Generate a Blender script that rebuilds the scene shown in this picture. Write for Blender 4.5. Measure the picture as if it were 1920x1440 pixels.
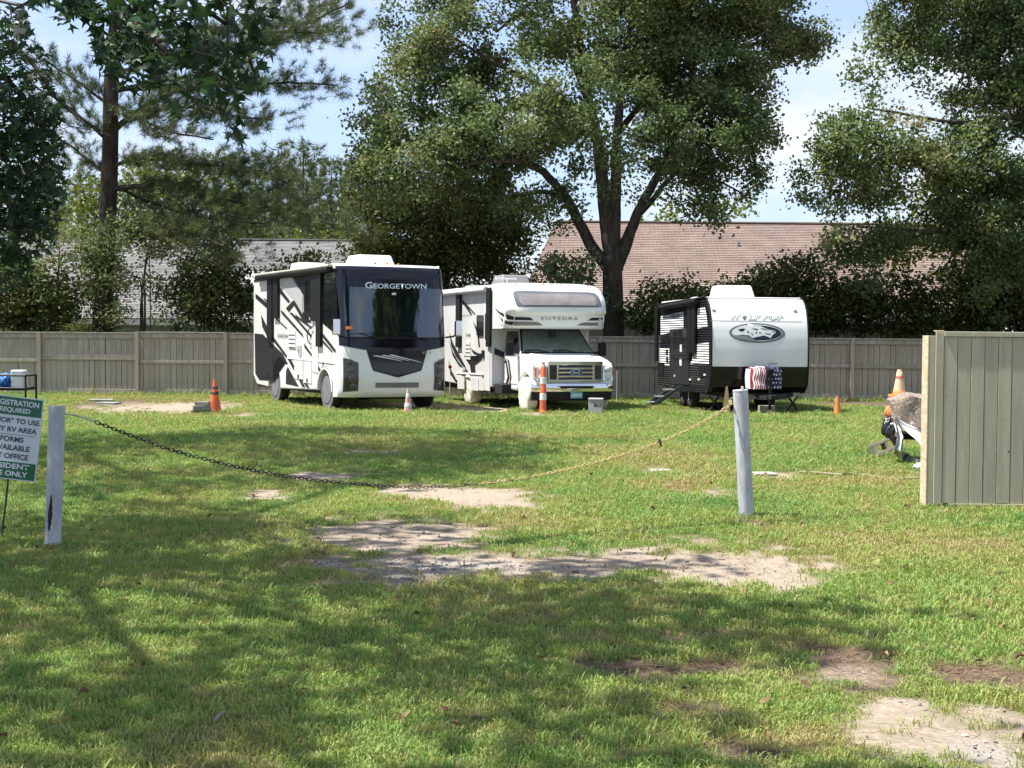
import bpy, bmesh, math, random
import numpy as np
from mathutils import Vector, Matrix
from mathutils.bvhtree import BVHTree
for _o in list(bpy.data.objects): bpy.data.objects.remove(_o)
SC = bpy.context.scene
COL = SC.collection
rad = math.radians
# ------------------------------------------------------------------ camera
F, CX, CY = 2662.0, 960.0, 720.0            # focal length and centre in photograph pixels
CAMH = 1.73
cam_d = bpy.data.cameras.new('camera'); cam = bpy.data.objects.new('camera', cam_d); COL.objects.link(cam)
cam_d.sensor_width = 36.0; cam_d.lens = 36.0 * F / 1920.0
cam_d.clip_start = 0.05; cam_d.clip_end = 3000
CM = Matrix.Translation((0, 0, CAMH)) @ Matrix.Rotation(rad(90) - math.atan(84 / F), 4, 'X') @ Matrix.Rotation(rad(0.45), 4, 'Z')
cam.matrix_world = CM
SC.camera = cam
# ------------------------------------------------------------------ light
SUN_EL, SUN_AZ = rad(65), math.atan2(-0.99, -0.09)     # azimuth measured from +Y towards +X
sdir = Vector((math.sin(SUN_AZ) * math.cos(SUN_EL), math.cos(SUN_AZ) * math.cos(SUN_EL), math.sin(SUN_EL)))
w = bpy.data.worlds.new('World'); SC.world = w; w.use_nodes = True
nt = w.node_tree; nt.nodes.clear()
_out = nt.nodes.new('ShaderNodeOutputWorld'); _bg = nt.nodes.new('ShaderNodeBackground')
_sky = nt.nodes.new('ShaderNodeTexSky'); _sky.sky_type = 'NISHITA'; _sky.sun_disc = False
_sky.sun_elevation = SUN_EL; _sky.sun_rotation = SUN_AZ % (2 * math.pi)
_sky.air_density = 1.0; _sky.dust_density = 1.0; _sky.ozone_density = 1.5
_tc = nt.nodes.new('ShaderNodeTexCoord'); _mp = nt.nodes.new('ShaderNodeMapping'); _mp.inputs['Scale'].default_value = (3.2, 3.2, 8.0)
_mp.inputs['Location'].default_value = (3.1, 0.4, 1.2)
_nz = nt.nodes.new('ShaderNodeTexNoise'); _nz.inputs['Scale'].default_value = 1.6; _nz.inputs['Detail'].default_value = 9; _nz.inputs['Roughness'].default_value = .58
_cr = nt.nodes.new('ShaderNodeValToRGB'); _cr.color_ramp.elements[0].position = .45; _cr.color_ramp.elements[1].position = .70
_cr.color_ramp.elements[0].color = (0, 0, 0, 1); _cr.color_ramp.elements[1].color = (.9, .9, .9, 1)
_mx = nt.nodes.new('ShaderNodeMix'); _mx.data_type = 'RGBA'
_mx.inputs[7].default_value = (3.5, 3.6, 3.7, 1)
_vl = nt.nodes.new('ShaderNodeMix'); _vl.data_type = 'RGBA'; _vl.inputs[0].default_value = .62; _vl.inputs[7].default_value = (1.62, 2.0, 3.0, 1)   # even summer haze veil
for a, b in ((_tc.outputs['Generated'], _mp.inputs[0]), (_mp.outputs[0], _nz.inputs['Vector']), (_nz.outputs['Fac'], _cr.inputs[0]),
             (_cr.outputs[0], _mx.inputs[0]), (_sky.outputs[0], _vl.inputs[6]), (_vl.outputs[2], _mx.inputs[6]), (_mx.outputs[2], _bg.inputs[0]), (_bg.outputs[0], _out.inputs[0])):
    nt.links.new(a, b)
_bg.inputs[1].default_value = 0.12
sun_d = bpy.data.lights.new('sun', 'SUN'); sun_d.energy = 4.4; sun_d.angle = rad(.53); sun_d.color = (1, .955, .88)
sun = bpy.data.objects.new('sun', sun_d); COL.objects.link(sun); sun.location = sdir * 60
sun.rotation_euler = sdir.to_track_quat('Z', 'Y').to_euler()
vs = SC.view_settings; vs.view_transform = 'Standard'; vs.look = 'None'; vs.gamma = 1; vs.exposure = 1.34; vs.use_curve_mapping = False
SC.cycles.max_bounces = 6; SC.cycles.diffuse_bounces = 3; SC.cycles.glossy_bounces = 3; SC.cycles.transmission_bounces = 4; SC.cycles.transparent_max_bounces = 8
# ------------------------------------------------------------------ helpers
rng = np.random.default_rng(7); random.seed(7)
CMI = CM.inverted(); CAMP = CM.translation.copy()
def ray(px, py):
    return (CM.to_3x3() @ Vector(((px - CX) / F, -(py - CY) / F, -1)))
def at(px, py, Y):                      # point on the pixel's ray at the depth Y in front of the camera
    d = ray(px, py); return CAMP + d * (Y / d.y)
def G(px, py, z=0.0):                   # where the pixel's ray meets the ground
    d = ray(px, py); return CAMP + d * ((z - CAMP.z) / d.z)
def proj(p):
    q = CMI @ Vector(p); return (CX - q.x / q.z * F, CY + q.y / q.z * F)

def lattice(ix, iy, seed):
    h = (ix.astype(np.int64) * 374761393 + iy.astype(np.int64) * 668265263 + seed * 974634777) & 0xffffffff
    h = ((h ^ (h >> 13)) * 1274126177) & 0xffffffff
    return ((h ^ (h >> 16)) & 0xffff) / 65535.0
def vnoise(x, y, seed=0):
    ix, iy = np.floor(x), np.floor(y); fx, fy = x - ix, y - iy
    fx = fx * fx * (3 - 2 * fx); fy = fy * fy * (3 - 2 * fy)
    a, b = lattice(ix, iy, seed), lattice(ix + 1, iy, seed); c, d = lattice(ix, iy + 1, seed), lattice(ix + 1, iy + 1, seed)
    return (a * (1 - fx) + b * fx) * (1 - fy) + (c * (1 - fx) + d * fx) * fy
def fbm(x, y, seed=0, oct=4):
    s = 0; a = .5; t = 0
    for i in range(oct):
        s = s + a * vnoise(x * 2 ** i, y * 2 ** i, seed + i * 17); t += a; a *= .55
    return s / t

# ---- materials
MATS = {}
def node(nt, t, **k):
    n = nt.nodes.new(t)
    for a, b in k.items(): setattr(n, a, b)
    return n
def M(name, col, rough=.5, metal=0., spec=.5, var=.12, vscale=2.5, bump=0., bscale=40., coat=0., tint2=None, stretch=None, tr=0., orand=0.):
    if name in MATS: return MATS[name]
    m = bpy.data.materials.new(name); m.use_nodes = True; nt = m.node_tree; b = nt.nodes['Principled BSDF']
    b.inputs['Roughness'].default_value = rough; b.inputs['Metallic'].default_value = metal
    b.inputs['Specular IOR Level'].default_value = spec; b.inputs['Coat Weight'].default_value = coat; b.inputs['Coat Roughness'].default_value = .05
    c = Vector(col[:3]); lo = [max(0, v * (1 - var)) for v in c] if tint2 is None else tint2; hi = [v * (1 + var * .6) for v in c] if tint2 is None else col
    tc = node(nt, 'ShaderNodeTexCoord'); vec = tc.outputs['Object']
    if stretch:
        mp = node(nt, 'ShaderNodeMapping'); mp.inputs['Scale'].default_value = stretch; nt.links.new(vec, mp.inputs[0]); vec = mp.outputs[0]
    nz = node(nt, 'ShaderNodeTexNoise'); nz.inputs['Scale'].default_value = vscale; nz.inputs['Detail'].default_value = 6; nz.inputs['Roughness'].default_value = .62
    nt.links.new(vec, nz.inputs['Vector'])
    cr = node(nt, 'ShaderNodeValToRGB'); cr.color_ramp.elements[0].position = .34; cr.color_ramp.elements[1].position = .66
    cr.color_ramp.elements[0].color = (*lo, 1); cr.color_ramp.elements[1].color = (*hi, 1)
    nt.links.new(nz.outputs['Fac'], cr.inputs[0]); nt.links.new(cr.outputs[0], b.inputs['Base Color'])
    if orand:
        oi = node(nt, 'ShaderNodeObjectInfo'); mr = node(nt, 'ShaderNodeMapRange'); mr.inputs[3].default_value = 1 - orand; mr.inputs[4].default_value = 1 + orand * .7
        mu = node(nt, 'ShaderNodeMix', data_type='RGBA', blend_type='MULTIPLY'); mu.inputs[0].default_value = 1
        nt.links.new(oi.outputs['Random'], mr.inputs[0]); nt.links.new(cr.outputs[0], mu.inputs[6]); nt.links.new(mr.outputs[0], mu.inputs[7]); nt.links.new(mu.outputs[2], b.inputs['Base Color'])
    if bump:
        n2 = node(nt, 'ShaderNodeTexNoise'); n2.inputs['Scale'].default_value = bscale; n2.inputs['Detail'].default_value = 4
        nt.links.new(vec, n2.inputs['Vector'])
        bp = node(nt, 'ShaderNodeBump'); bp.inputs['Strength'].default_value = bump; bp.inputs['Distance'].default_value = .01
        nt.links.new(n2.outputs['Fac'], bp.inputs['Height']); nt.links.new(bp.outputs[0], b.inputs['Normal'])
    MATS[name] = m; return m
def leafmat(name, cols, trans=.35, rough=.45, spec=.35, inst=False):
    m = bpy.data.materials.new(name); m.use_nodes = True; nt = m.node_tree; b = nt.nodes['Principled BSDF']; o = nt.nodes['Material Output']
    at_ = node(nt, 'ShaderNodeAttribute'); at_.attribute_name = 'tint'
    if inst: at_.attribute_type = 'INSTANCER'
    cr = node(nt, 'ShaderNodeValToRGB'); els = cr.color_ramp.elements
    while len(els) < len(cols): els.new(.5)
    for i, c in enumerate(cols):
        els[i].position = i / (len(cols) - 1); els[i].color = (*c, 1)
    nt.links.new(at_.outputs['Fac'], cr.inputs[0]); nt.links.new(cr.outputs[0], b.inputs['Base Color'])
    b.inputs['Roughness'].default_value = rough; b.inputs['Specular IOR Level'].default_value = spec
    tl = node(nt, 'ShaderNodeBsdfTranslucent'); hs = node(nt, 'ShaderNodeHueSaturation'); hs.inputs['Value'].default_value = 1.25; hs.inputs['Saturation'].default_value = 1.15; hs.inputs['Hue'].default_value = .485
    nt.links.new(cr.outputs[0], hs.inputs['Color']); nt.links.new(hs.outputs[0], tl.inputs[0])
    mx = node(nt, 'ShaderNodeMixShader'); mx.inputs[0].default_value = trans
    nt.links.new(b.outputs[0], mx.inputs[1]); nt.links.new(tl.outputs[0], mx.inputs[2]); nt.links.new(mx.outputs[0], o.inputs[0])
    MATS[name] = m; return m
def glassmat(name, tint, rough=.02, mixmin=.06):
    m = bpy.data.materials.new(name); m.use_nodes = True; nt = m.node_tree; o = nt.nodes['Material Output']; nt.nodes.remove(nt.nodes['Principled BSDF'])
    tp = node(nt, 'ShaderNodeBsdfTransparent'); tp.inputs[0].default_value = (*tint, 1)
    gl = node(nt, 'ShaderNodeBsdfGlossy'); gl.inputs['Roughness'].default_value = rough; gl.inputs[0].default_value = (.9, .95, 1, 1)
    fr = node(nt, 'ShaderNodeFresnel'); fr.inputs[0].default_value = 1.5
    mr = node(nt, 'ShaderNodeMapRange'); mr.inputs[3].default_value = mixmin; mr.inputs[4].default_value = 1
    nt.links.new(fr.outputs[0], mr.inputs[0])
    mx = node(nt, 'ShaderNodeMixShader'); nt.links.new(mr.outputs[0], mx.inputs[0]); nt.links.new(tp.outputs[0], mx.inputs[1]); nt.links.new(gl.outputs[0], mx.inputs[2])
    nt.links.new(mx.outputs[0], o.inputs[0]); MATS[name] = m; return m

# ---- objects
def tag(o, label=None, cat=None, group=None, kind=None):
    if label: o['label'] = label
    if cat: o['category'] = cat
    if group: o['group'] = group
    if kind: o['kind'] = kind
    return o
def empty(name, loc=(0, 0, 0), rz=0., label=None, cat=None, group=None):
    o = bpy.data.objects.new(name, None); COL.objects.link(o); o.location = loc; o.rotation_euler = (0, 0, rz); o.empty_display_size = .2
    return tag(o, label, cat, group)
def link(name, me, mat=None, parent=None):
    o = bpy.data.objects.new(name, me); COL.objects.link(o)
    if mat is not None:
        if len(me.materials): me.materials.clear()
        for m in (mat if isinstance(mat, (list, tuple)) else [mat]): me.materials.append(m)
    if parent: o.parent = parent
    return o
class MB:
    def __init__(s): s.v = []; s.f = []; s.m = []
    def add(s, v, f, mi=0):
        k = len(s.v); s.v += [tuple(p) for p in v]; s.f += [tuple(i + k for i in q) for q in f]; s.m += [mi] * len(f); return s
    def box(s, x0, x1, y0, y1, z0, z1, mi=0):
        return s.add([(x0, y0, z0), (x1, y0, z0), (x1, y1, z0), (x0, y1, z0), (x0, y0, z1), (x1, y0, z1), (x1, y1, z1), (x0, y1, z1)],
                     [(0, 3, 2, 1), (4, 5, 6, 7), (0, 1, 5, 4), (1, 2, 6, 5), (2, 3, 7, 6), (3, 0, 4, 7)], mi)
    def hexa(s, b, t, mi=0):            # 4 bottom points, 4 top points, same turn
        return s.add(list(b) + list(t), [(3, 2, 1, 0), (4, 5, 6, 7), (0, 1, 5, 4), (1, 2, 6, 5), (2, 3, 7, 6), (3, 0, 4, 7)], mi)
    def tube(s, pts, r, n=6, mi=0, cap=True):
        pts = [Vector(p) for p in pts]; N = len(pts)
        rs = r if isinstance(r, (list, tuple, np.ndarray)) else [r] * N
        vs = []; prev = None
        for i, p in enumerate(pts):
            t = (pts[min(i + 1, N - 1)] - pts[max(i - 1, 0)]).normalized()
            if prev is None: a = t.orthogonal().normalized()
            else:
                a = prev - t * prev.dot(t); a = a.normalized() if a.length > 1e-6 else t.orthogonal().normalized()
            prev = a; b = t.cross(a)
            for k in range(n):
                th = 2 * math.pi * k / n; vs.append(p + (a * math.cos(th) + b * math.sin(th)) * rs[i])
        fs = [(i * n + k, i * n + (k + 1) % n, (i + 1) * n + (k + 1) % n, (i + 1) * n + k) for i in range(N - 1) for k in range(n)]
        if cap: fs += [tuple(range(n - 1, -1, -1)), tuple(range((N - 1) * n, N * n))]
        return s.add(vs, fs, mi)
    def lathe(s, prof, n=24, mat4=None, mi=0):   # profile (r, z) turned round z
        vs = []; fs = []
        for r, z in prof:
            for k in range(n):
                th = 2 * math.pi * k / n; v = Vector((r * math.cos(th), r * math.sin(th), z)); vs.append(mat4 @ v if mat4 else v)
        for i in range(len(prof) - 1):
            for k in range(n): fs.append((i * n + k, i * n + (k + 1) % n, (i + 1) * n + (k + 1) % n, (i + 1) * n + k))
        if prof[0][0] > 1e-4: fs.append(tuple(range(n - 1, -1, -1)))
        if prof[-1][0] > 1e-4: fs.append(tuple(range((len(prof) - 1) * n, len(prof) * n)))
        return s.add(vs, fs, mi)
    def prism(s, poly, x0, x1, mi=0):   # (y, z) outline pushed along x
        n = len(poly); v = [(x0, a, b) for a, b in poly] + [(x1, a, b) for a, b in poly]
        f = [(i, (i + 1) % n, n + (i + 1) % n, n + i) for i in range(n)] + [tuple(range(n - 1, -1, -1)), tuple(range(n, 2 * n))]
        return s.add(v, f, mi)
    def grid(s, P, mi=0, flip=False):   # P[i][j]
        a, b = len(P), len(P[0]); v = [p for r in P for p in r]
        f = [(i * b + j, i * b + j + 1, (i + 1) * b + j + 1, (i + 1) * b + j) for i in range(a - 1) for j in range(b - 1)]
        if flip: f = [q[::-1] for q in f]
        return s.add(v, f, mi)
    def mesh(s, name, smooth=None, fix=False):
        me = bpy.data.meshes.new(name); me.from_pydata(s.v, [], s.f)
        if any(s.m): me.polygons.foreach_set('material_index', s.m)
        me.update()
        if fix or smooth is not None:
            bm = bmesh.new(); bm.from_mesh(me)
            if fix:
                bmesh.ops.remove_doubles(bm, verts=bm.verts, dist=1e-5); bmesh.ops.recalc_face_normals(bm, faces=bm.faces)
            bm.to_mesh(me); bm.free()
        if smooth is not None:
            me.polygons.foreach_set('use_smooth', [True] * len(me.polygons))
            try: me.set_sharp_from_angle(angle=rad(smooth))
            except Exception: pass
        return me
    def build(s, name, mat, parent=None, smooth=None, fix=False, bevel=0., seg=2):
        o = link(name, s.mesh(name, smooth, fix), mat, parent)
        if bevel:
            b = o.modifiers.new('bevel', 'BEVEL'); b.width = bevel; b.segments = seg; b.limit_method = 'ANGLE'; b.angle_limit = rad(40)
        return o
def box(name, mat, parent, x0, x1, y0, y1, z0, z1, bevel=.004, seg=1):
    return MB().box(x0, x1, y0, y1, z0, z1).build(name, mat, parent, bevel=bevel, seg=seg)
def bulkmesh(name, verts, faces, tint=None, smooth=False):
    """verts (n,3), faces (m,k) arrays -> mesh; tint per face"""
    me = bpy.data.meshes.new(name); verts = np.asarray(verts, dtype=np.float32); faces = np.asarray(faces, dtype=np.int32); m, k = faces.shape
    me.vertices.add(len(verts)); me.vertices.foreach_set('co', verts.ravel())
    me.loops.add(m * k); me.loops.foreach_set('vertex_index', faces.ravel())
    me.polygons.add(m); me.polygons.foreach_set('loop_start', np.arange(0, m * k, k, dtype=np.int32)); me.polygons.foreach_set('loop_total', np.full(m, k, dtype=np.int32))
    me.update(calc_edges=True)
    if tint is not None:
        a = me.attributes.new('tint', 'FLOAT', 'FACE'); a.data.foreach_set('value', np.asarray(tint, dtype=np.float32))
    return me
def textmesh(s, bold=0., spacing=1., shear=0., res=3):
    cu = bpy.data.curves.new('lettering', 'FONT'); cu.body = s; cu.offset = bold; cu.space_character = spacing; cu.shear = shear; cu.resolution_u = res; cu.align_x = 'LEFT'
    o = bpy.data.objects.new('lettering', cu); COL.objects.link(o)
    dg = bpy.context.evaluated_depsgraph_get(); me = bpy.data.meshes.new_from_object(o.evaluated_get(dg))
    bpy.data.objects.remove(o); bpy.data.curves.remove(cu)
    co = np.array([v.co[:2] for v in me.vertices]); lo, hi = co.min(0), co.max(0)
    return me, (co - lo) / (hi - lo)     # mesh and 0..1 coordinates
# ================================================================== GROUND
# bare patches: photograph pixel centre and half size -> ellipse on the ground; kind 0 sand, 1 gravel, 2 dark pine straw, 3 worn dry grass
PATCH = []
def patch(px, py, rx, ry, kind=0, s=1.0):
    c = G(px, py); d = c.y; PATCH.append((c.x, c.y, rx * d / F * 1.22, ry * d * d / (F * CAMH) * 1.5, kind, s * (1.45 if kind == 2 else 1.15)))
for a in ((745, 1000, 150, 24, 0), (850, 1052, 235, 17, 0, .95), (800, 1058, 170, 10, 1, .55), (760, 1075, 90, 12, 1, .5), (680, 1098, 90, 7, 1, .5), (1300, 1058, 215, 30, 0), (1080, 1062, 130, 20, 0), (1010, 1035, 120, 9, 0, .55),
          (880, 930, 115, 11, 0), (770, 918, 60, 8, 0), (505, 924, 42, 9, 0, .85), (600, 893, 70, 6, 0, .9), (930, 944, 70, 9, 0), (690, 848, 60, 4, 0, .7),
          (320, 764, 120, 8, 0, .9), (215, 757, 70, 7, 2, .8), (430, 777, 60, 3, 0, .6), (720, 760, 160, 4, 0, .7), (915, 768, 60, 5, 0, .9), (1020, 775, 50, 4, 0, .7),
          (1380, 768, 130, 5, 2, .6), (1650, 757, 130, 4, 2, .9), (1270, 912, 75, 12, 3, .9), (1340, 925, 60, 7, 0, .55), (1445, 890, 35, 5, 0, .9), (1240, 883, 22, 4, 0, .6), (1560, 905, 130, 16, 3, .8), (1400, 978, 28, 5, 2, .8),
          (1575, 1245, 75, 32, 2, 1.0), (1580, 1262, 65, 14, 0, .55), (1250, 1246, 140, 13, 2, .85), (1100, 1236, 30, 8, 2, .7), (1840, 1268, 110, 18, 2, .85), (1770, 1390, 130, 45, 0, .78), (1690, 1335, 70, 20, 0, .85), (1880, 1340, 90, 25, 0, .7), (1890, 1435, 110, 30, 1, .45),
          (1285, 1325, 70, 9, 2, .75), (1390, 1412, 50, 14, 2, .8), (1100, 1196, 50, 7, 3, .8), (1290, 1190, 60, 8, 2, .5), (1480, 1395, 120, 20, 3, .5), (1500, 1200, 130, 14, 3, .6),
          (750, 1085, 260, 22, 3, .7), (560, 1060, 60, 12, 3, .8), (1040, 985, 170, 14, 3, .55), (1240, 860, 130, 16, 3, .45), (1700, 1000, 200, 22, 3, .5), (1250, 1120, 220, 16, 3, .5), (960, 1275, 25, 5, 2, .6), (575, 1415, 16, 6, 2, .7), (405, 1365, 12, 5, 3, .5), (800, 1130, 260, 18, 3, .35)):
    patch(*a)
def masks(x, y):
    """bare, gravel, straw, dry weights at ground points"""
    dx = (fbm(x * 1.6, y * 1.6, 3) - .5) * 1.0 + (fbm(x * 6, y * 6, 9, 3) - .5) * .45; dy = (fbm(x * 1.6, y * 1.1, 5) - .5) * 1.5 + (fbm(x * 6, y * 5, 11, 3) - .5) * .5
    out = [np.zeros_like(x) for _ in range(4)]
    edge = (fbm(x * 7, y * 5, 21, 4) - .5) * 1.5
    for cx, cy, rx, ry, k, s in PATCH:
        sc = min(1., max(rx, ry) / 1.2)
        q = np.sqrt(((x + dx * sc * .6 - cx) / rx) ** 2 + ((y + dy * sc * .8 - cy) / ry) ** 2) - edge
        wgt = np.clip((1.30 - q) / .75, 0, 1) * s
        out[k] = np.maximum(out[k], wgt)
    gen = np.clip((fbm(x * .55, y * .4, 41) - .52) * 3.2, 0, 1) * .55
    out[3] = np.maximum(out[3], gen)
    tiny = np.clip((fbm(x * 3.1, y * 2.3, 77, 4) - .66) * 6, 0, 1) * .7
    out[2] = np.maximum(out[2], tiny)
    return out
xs = np.concatenate([[-420, -250, -150, -90, -60, -42, -30, -24, -20], np.arange(-17, 17.01, .085), [20, 24, 30, 42, 60, 90, 150, 250, 420]])
ys = [-60., -40, -25, -15, -8, -3, 0, 2, 3.5]; t = 4.6
while t < 46: ys.append(t); t += max(.045, t * .0065)
ys = np.concatenate([ys, [48, 52, 58, 66, 80, 100, 140, 220, 400, 900]])
X, Y = np.meshgrid(xs, ys); msk = masks(X, Y); bare = np.clip(np.maximum(np.maximum(msk[0], msk[1]), msk[2]), 0, 1)
Z = (fbm(X * .9, Y * .9, 51) - .5) * .035 + (fbm(X * 7, Y * 7, 57, 3) - .5) * .018 - .012 * bare
Z = np.where((np.abs(X) > 17.5) | (Y > 47) | (Y < 4), -.01, Z)
def ground_z(x, y): return float(((fbm(np.array([x * .9]), np.array([y * .9]), 51) - .5) * .035)[0])
nx, ny = len(xs), len(ys); idx = np.arange(nx * ny).reshape(ny, nx)
fc = np.stack([idx[:-1, :-1], idx[:-1, 1:], idx[1:, 1:], idx[1:, :-1]], -1).reshape(-1, 4)
gme = bulkmesh('ground', np.stack([X, Y, Z], -1).reshape(-1, 3), fc)
for nm, arr in (('sand', msk[0]), ('gravel', msk[1]), ('straw', msk[2]), ('dry', msk[3])):
    a = gme.attributes.new(nm, 'FLOAT', 'POINT'); a.data.foreach_set('value', np.clip(arr, 0, 1).astype(np.float32).ravel())
gme.polygons.foreach_set('use_smooth', [True] * len(gme.polygons))
gm = bpy.data.materials.new('lawn_soil'); gm.use_nodes = True; nt = gm.node_tree; b = nt.nodes['Principled BSDF']; b.inputs['Roughness'].default_value = .95; b.inputs['Specular IOR Level'].default_value = .15
tc = node(nt, 'ShaderNodeTexCoord')
def gnoise(scale, det=6, r=.65):
    n = node(nt, 'ShaderNodeTexNoise'); n.inputs['Scale'].default_value = scale; n.inputs['Detail'].default_value = det; n.inputs['Roughness'].default_value = r
    nt.links.new(tc.outputs['Object'], n.inputs['Vector']); return n
def gramp(src, c0, c1, p0=.35, p1=.65):
    c = node(nt, 'ShaderNodeValToRGB'); e = c.color_ramp.elements; e[0].position = p0; e[1].position = p1; e[0].color = (*c0, 1); e[1].color = (*c1, 1)
    nt.links.new(src, c.inputs[0]); return c
def gmix(fac, a, bb):
    m = node(nt, 'ShaderNodeMix', data_type='RGBA'); nt.links.new(fac, m.inputs[0]); nt.links.new(a, m.inputs[6]); nt.links.new(bb, m.inputs[7]); return m.outputs[2]
def gattr(n): a = node(nt, 'ShaderNodeAttribute'); a.attribute_name = n; return a.outputs['Fac']
base = gramp(gnoise(9).outputs['Fac'], (.06, .075, .025), (.12, .115, .05))
sandc = gramp(gnoise(26, 9, .75).outputs['Fac'], (.17, .135, .10), (.40, .335, .265), .28, .72)
gravc = gramp(gnoise(60, 4, .7).outputs['Fac'], (.17, .155, .14), (.38, .36, .33), .38, .62)
strc = gramp(gnoise(34, 7, .75).outputs['Fac'], (.045, .033, .024), (.17, .12, .085))
dryc = gramp(gnoise(30, 6).outputs['Fac'], (.10, .075, .032), (.24, .18, .09))
c = gmix(gattr('dry'), base.outputs[0], dryc.outputs[0]); c = gmix(gattr('straw'), c, strc.outputs[0]); c = gmix(gattr('sand'), c, sandc.outputs[0]); c = gmix(gattr('gravel'), c, gravc.outputs[0])
nt.links.new(c, b.inputs['Base Color'])
bp = node(nt, 'ShaderNodeBump'); bp.inputs['Strength'].default_value = .55; bp.inputs['Distance'].default_value = .02
nt.links.new(gnoise(48, 8, .7).outputs['Fac'], bp.inputs['Height']); nt.links.new(bp.outputs[0], b.inputs['Normal'])
ground = link('ground', gme, gm); tag(ground, kind='structure')

# ---- scattered pieces of ground cover: points with scale / turn / tint carried into a geometry-nodes instancer
def instancer(name, pts, scale, tint, variants, label, cat, tilt=.18):
    me = bpy.data.meshes.new(name); n = len(pts); me.vertices.add(n); me.vertices.foreach_set('co', np.asarray(pts, dtype=np.float32).ravel())
    rot = np.stack([rng.normal(0, tilt, n), rng.normal(0, tilt, n), rng.uniform(0, 6.283, n)], -1)
    for nm, ty, arr in (('size', 'FLOAT', scale), ('tint', 'FLOAT', tint), ('pick', 'INT', rng.integers(0, len(variants), n))):
        a = me.attributes.new(nm, ty, 'POINT'); a.data.foreach_set('value', np.asarray(arr, dtype=np.int32 if ty == 'INT' else np.float32))
    a = me.attributes.new('turn', 'FLOAT_VECTOR', 'POINT'); a.data.foreach_set('vector', rot.astype(np.float32).ravel())
    o = link(name, me)
    g = bpy.data.node_groups.new(name, 'GeometryNodeTree'); g.interface.new_socket('Geometry', in_out='INPUT', socket_type='NodeSocketGeometry'); g.interface.new_socket('Geometry', in_out='OUTPUT', socket_type='NodeSocketGeometry')
    gi, go = g.nodes.new('NodeGroupInput'), g.nodes.new('NodeGroupOutput'); ip = g.nodes.new('GeometryNodeInstanceOnPoints')
    cc = bpy.data.collections.new(name + '_pieces')
    for i, (vme, vmat) in enumerate(variants):
        q = bpy.data.objects.new('%s_piece_%d' % (name, i), vme); vme.materials.clear(); vme.materials.append(vmat); cc.objects.link(q)
    ci = g.nodes.new('GeometryNodeCollectionInfo'); ci.inputs[0].default_value = cc; ci.inputs['Separate Children'].default_value = True; ci.inputs['Reset Children'].default_value = True
    def na(nm, ty):
        q = g.nodes.new('GeometryNodeInputNamedAttribute'); q.data_type = ty; q.inputs[0].default_value = nm; return q.outputs[0]
    g.links.new(gi.outputs[0], ip.inputs['Points']); g.links.new(ci.outputs[0], ip.inputs['Instance']); ip.inputs['Pick Instance'].default_value = True
    g.links.new(na('pick', 'INT'), ip.inputs['Instance Index']); g.links.new(na('turn', 'FLOAT_VECTOR'), ip.inputs['Rotation']); g.links.new(na('size', 'FLOAT'), ip.inputs['Scale'])
    g.links.new(ip.outputs[0], go.inputs[0])
    md = o.modifiers.new('scatter', 'NODES'); md.node_group = g
    return tag(o, label, cat, kind='stuff')
def tuft(seed, nb, spread, h0, h1, wd):
    r = np.random.default_rng(seed); V = []; Fq = []
    for i in range(nb):
        p = r.normal(0, spread, 2); a = r.uniform(0, 6.283); h = r.uniform(h0, h1); lean = r.uniform(.15, 1.15) * h; w_ = wd * r.uniform(.7, 1.25)
        d = np.array([math.cos(a), math.sin(a)]); s = np.array([-d[1], d[0]]) * w_ * .5; k = len(V)
        m_ = p + d * lean * .38; e = p + d * lean
        V += [(*(p - s), -.01), (*(p + s), -.01), (*(m_ + s * .85), h * .62), (*(m_ - s * .85), h * .62), (*e, h * r.uniform(.72, 1))]
        Fq += [(k, k + 1, k + 2, k + 3), (k + 3, k + 2, k + 4)]
    me = bpy.data.meshes.new('tuft'); me.from_pydata(V, [], Fq); me.update(); return me
grass_m = leafmat('grass_blade', [(.41, .33, .175), (.325, .345, .11), (.245, .345, .09), (.175, .305, .082), (.115, .23, .07)], trans=.30, rough=.5, spec=.25, inst=True)
def scatter(y0, y1, dens, keep):
    area_n = int(dens * (y1 - y0) * (y1 * .80 + 3)); y = rng.uniform(y0, y1, area_n); x = rng.uniform(-1, 1, area_n) * (y1 * .40 + 1.5)
    ok = np.abs(x) < y * .395 + 1.4; x, y = x[ok], y[ok]; m = masks(x, y); k = keep(m, x, y); return x[k], y[k], [q[k] for q in m]
def gkeep(m, x, y):
    p = 1 - np.clip(np.maximum(np.maximum(m[0] * 1.12, m[1] * 1.08), m[2] * .95), 0, 1) - m[3] * .38
    p = p * np.clip(.62 + (fbm(x * 2.2, y * 2.2, 63, 3) - .3) * 1.5, .35, 1)
    return rng.uniform(0, 1, len(x)) < p
PT = []; SZ = []; TN = []
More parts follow.
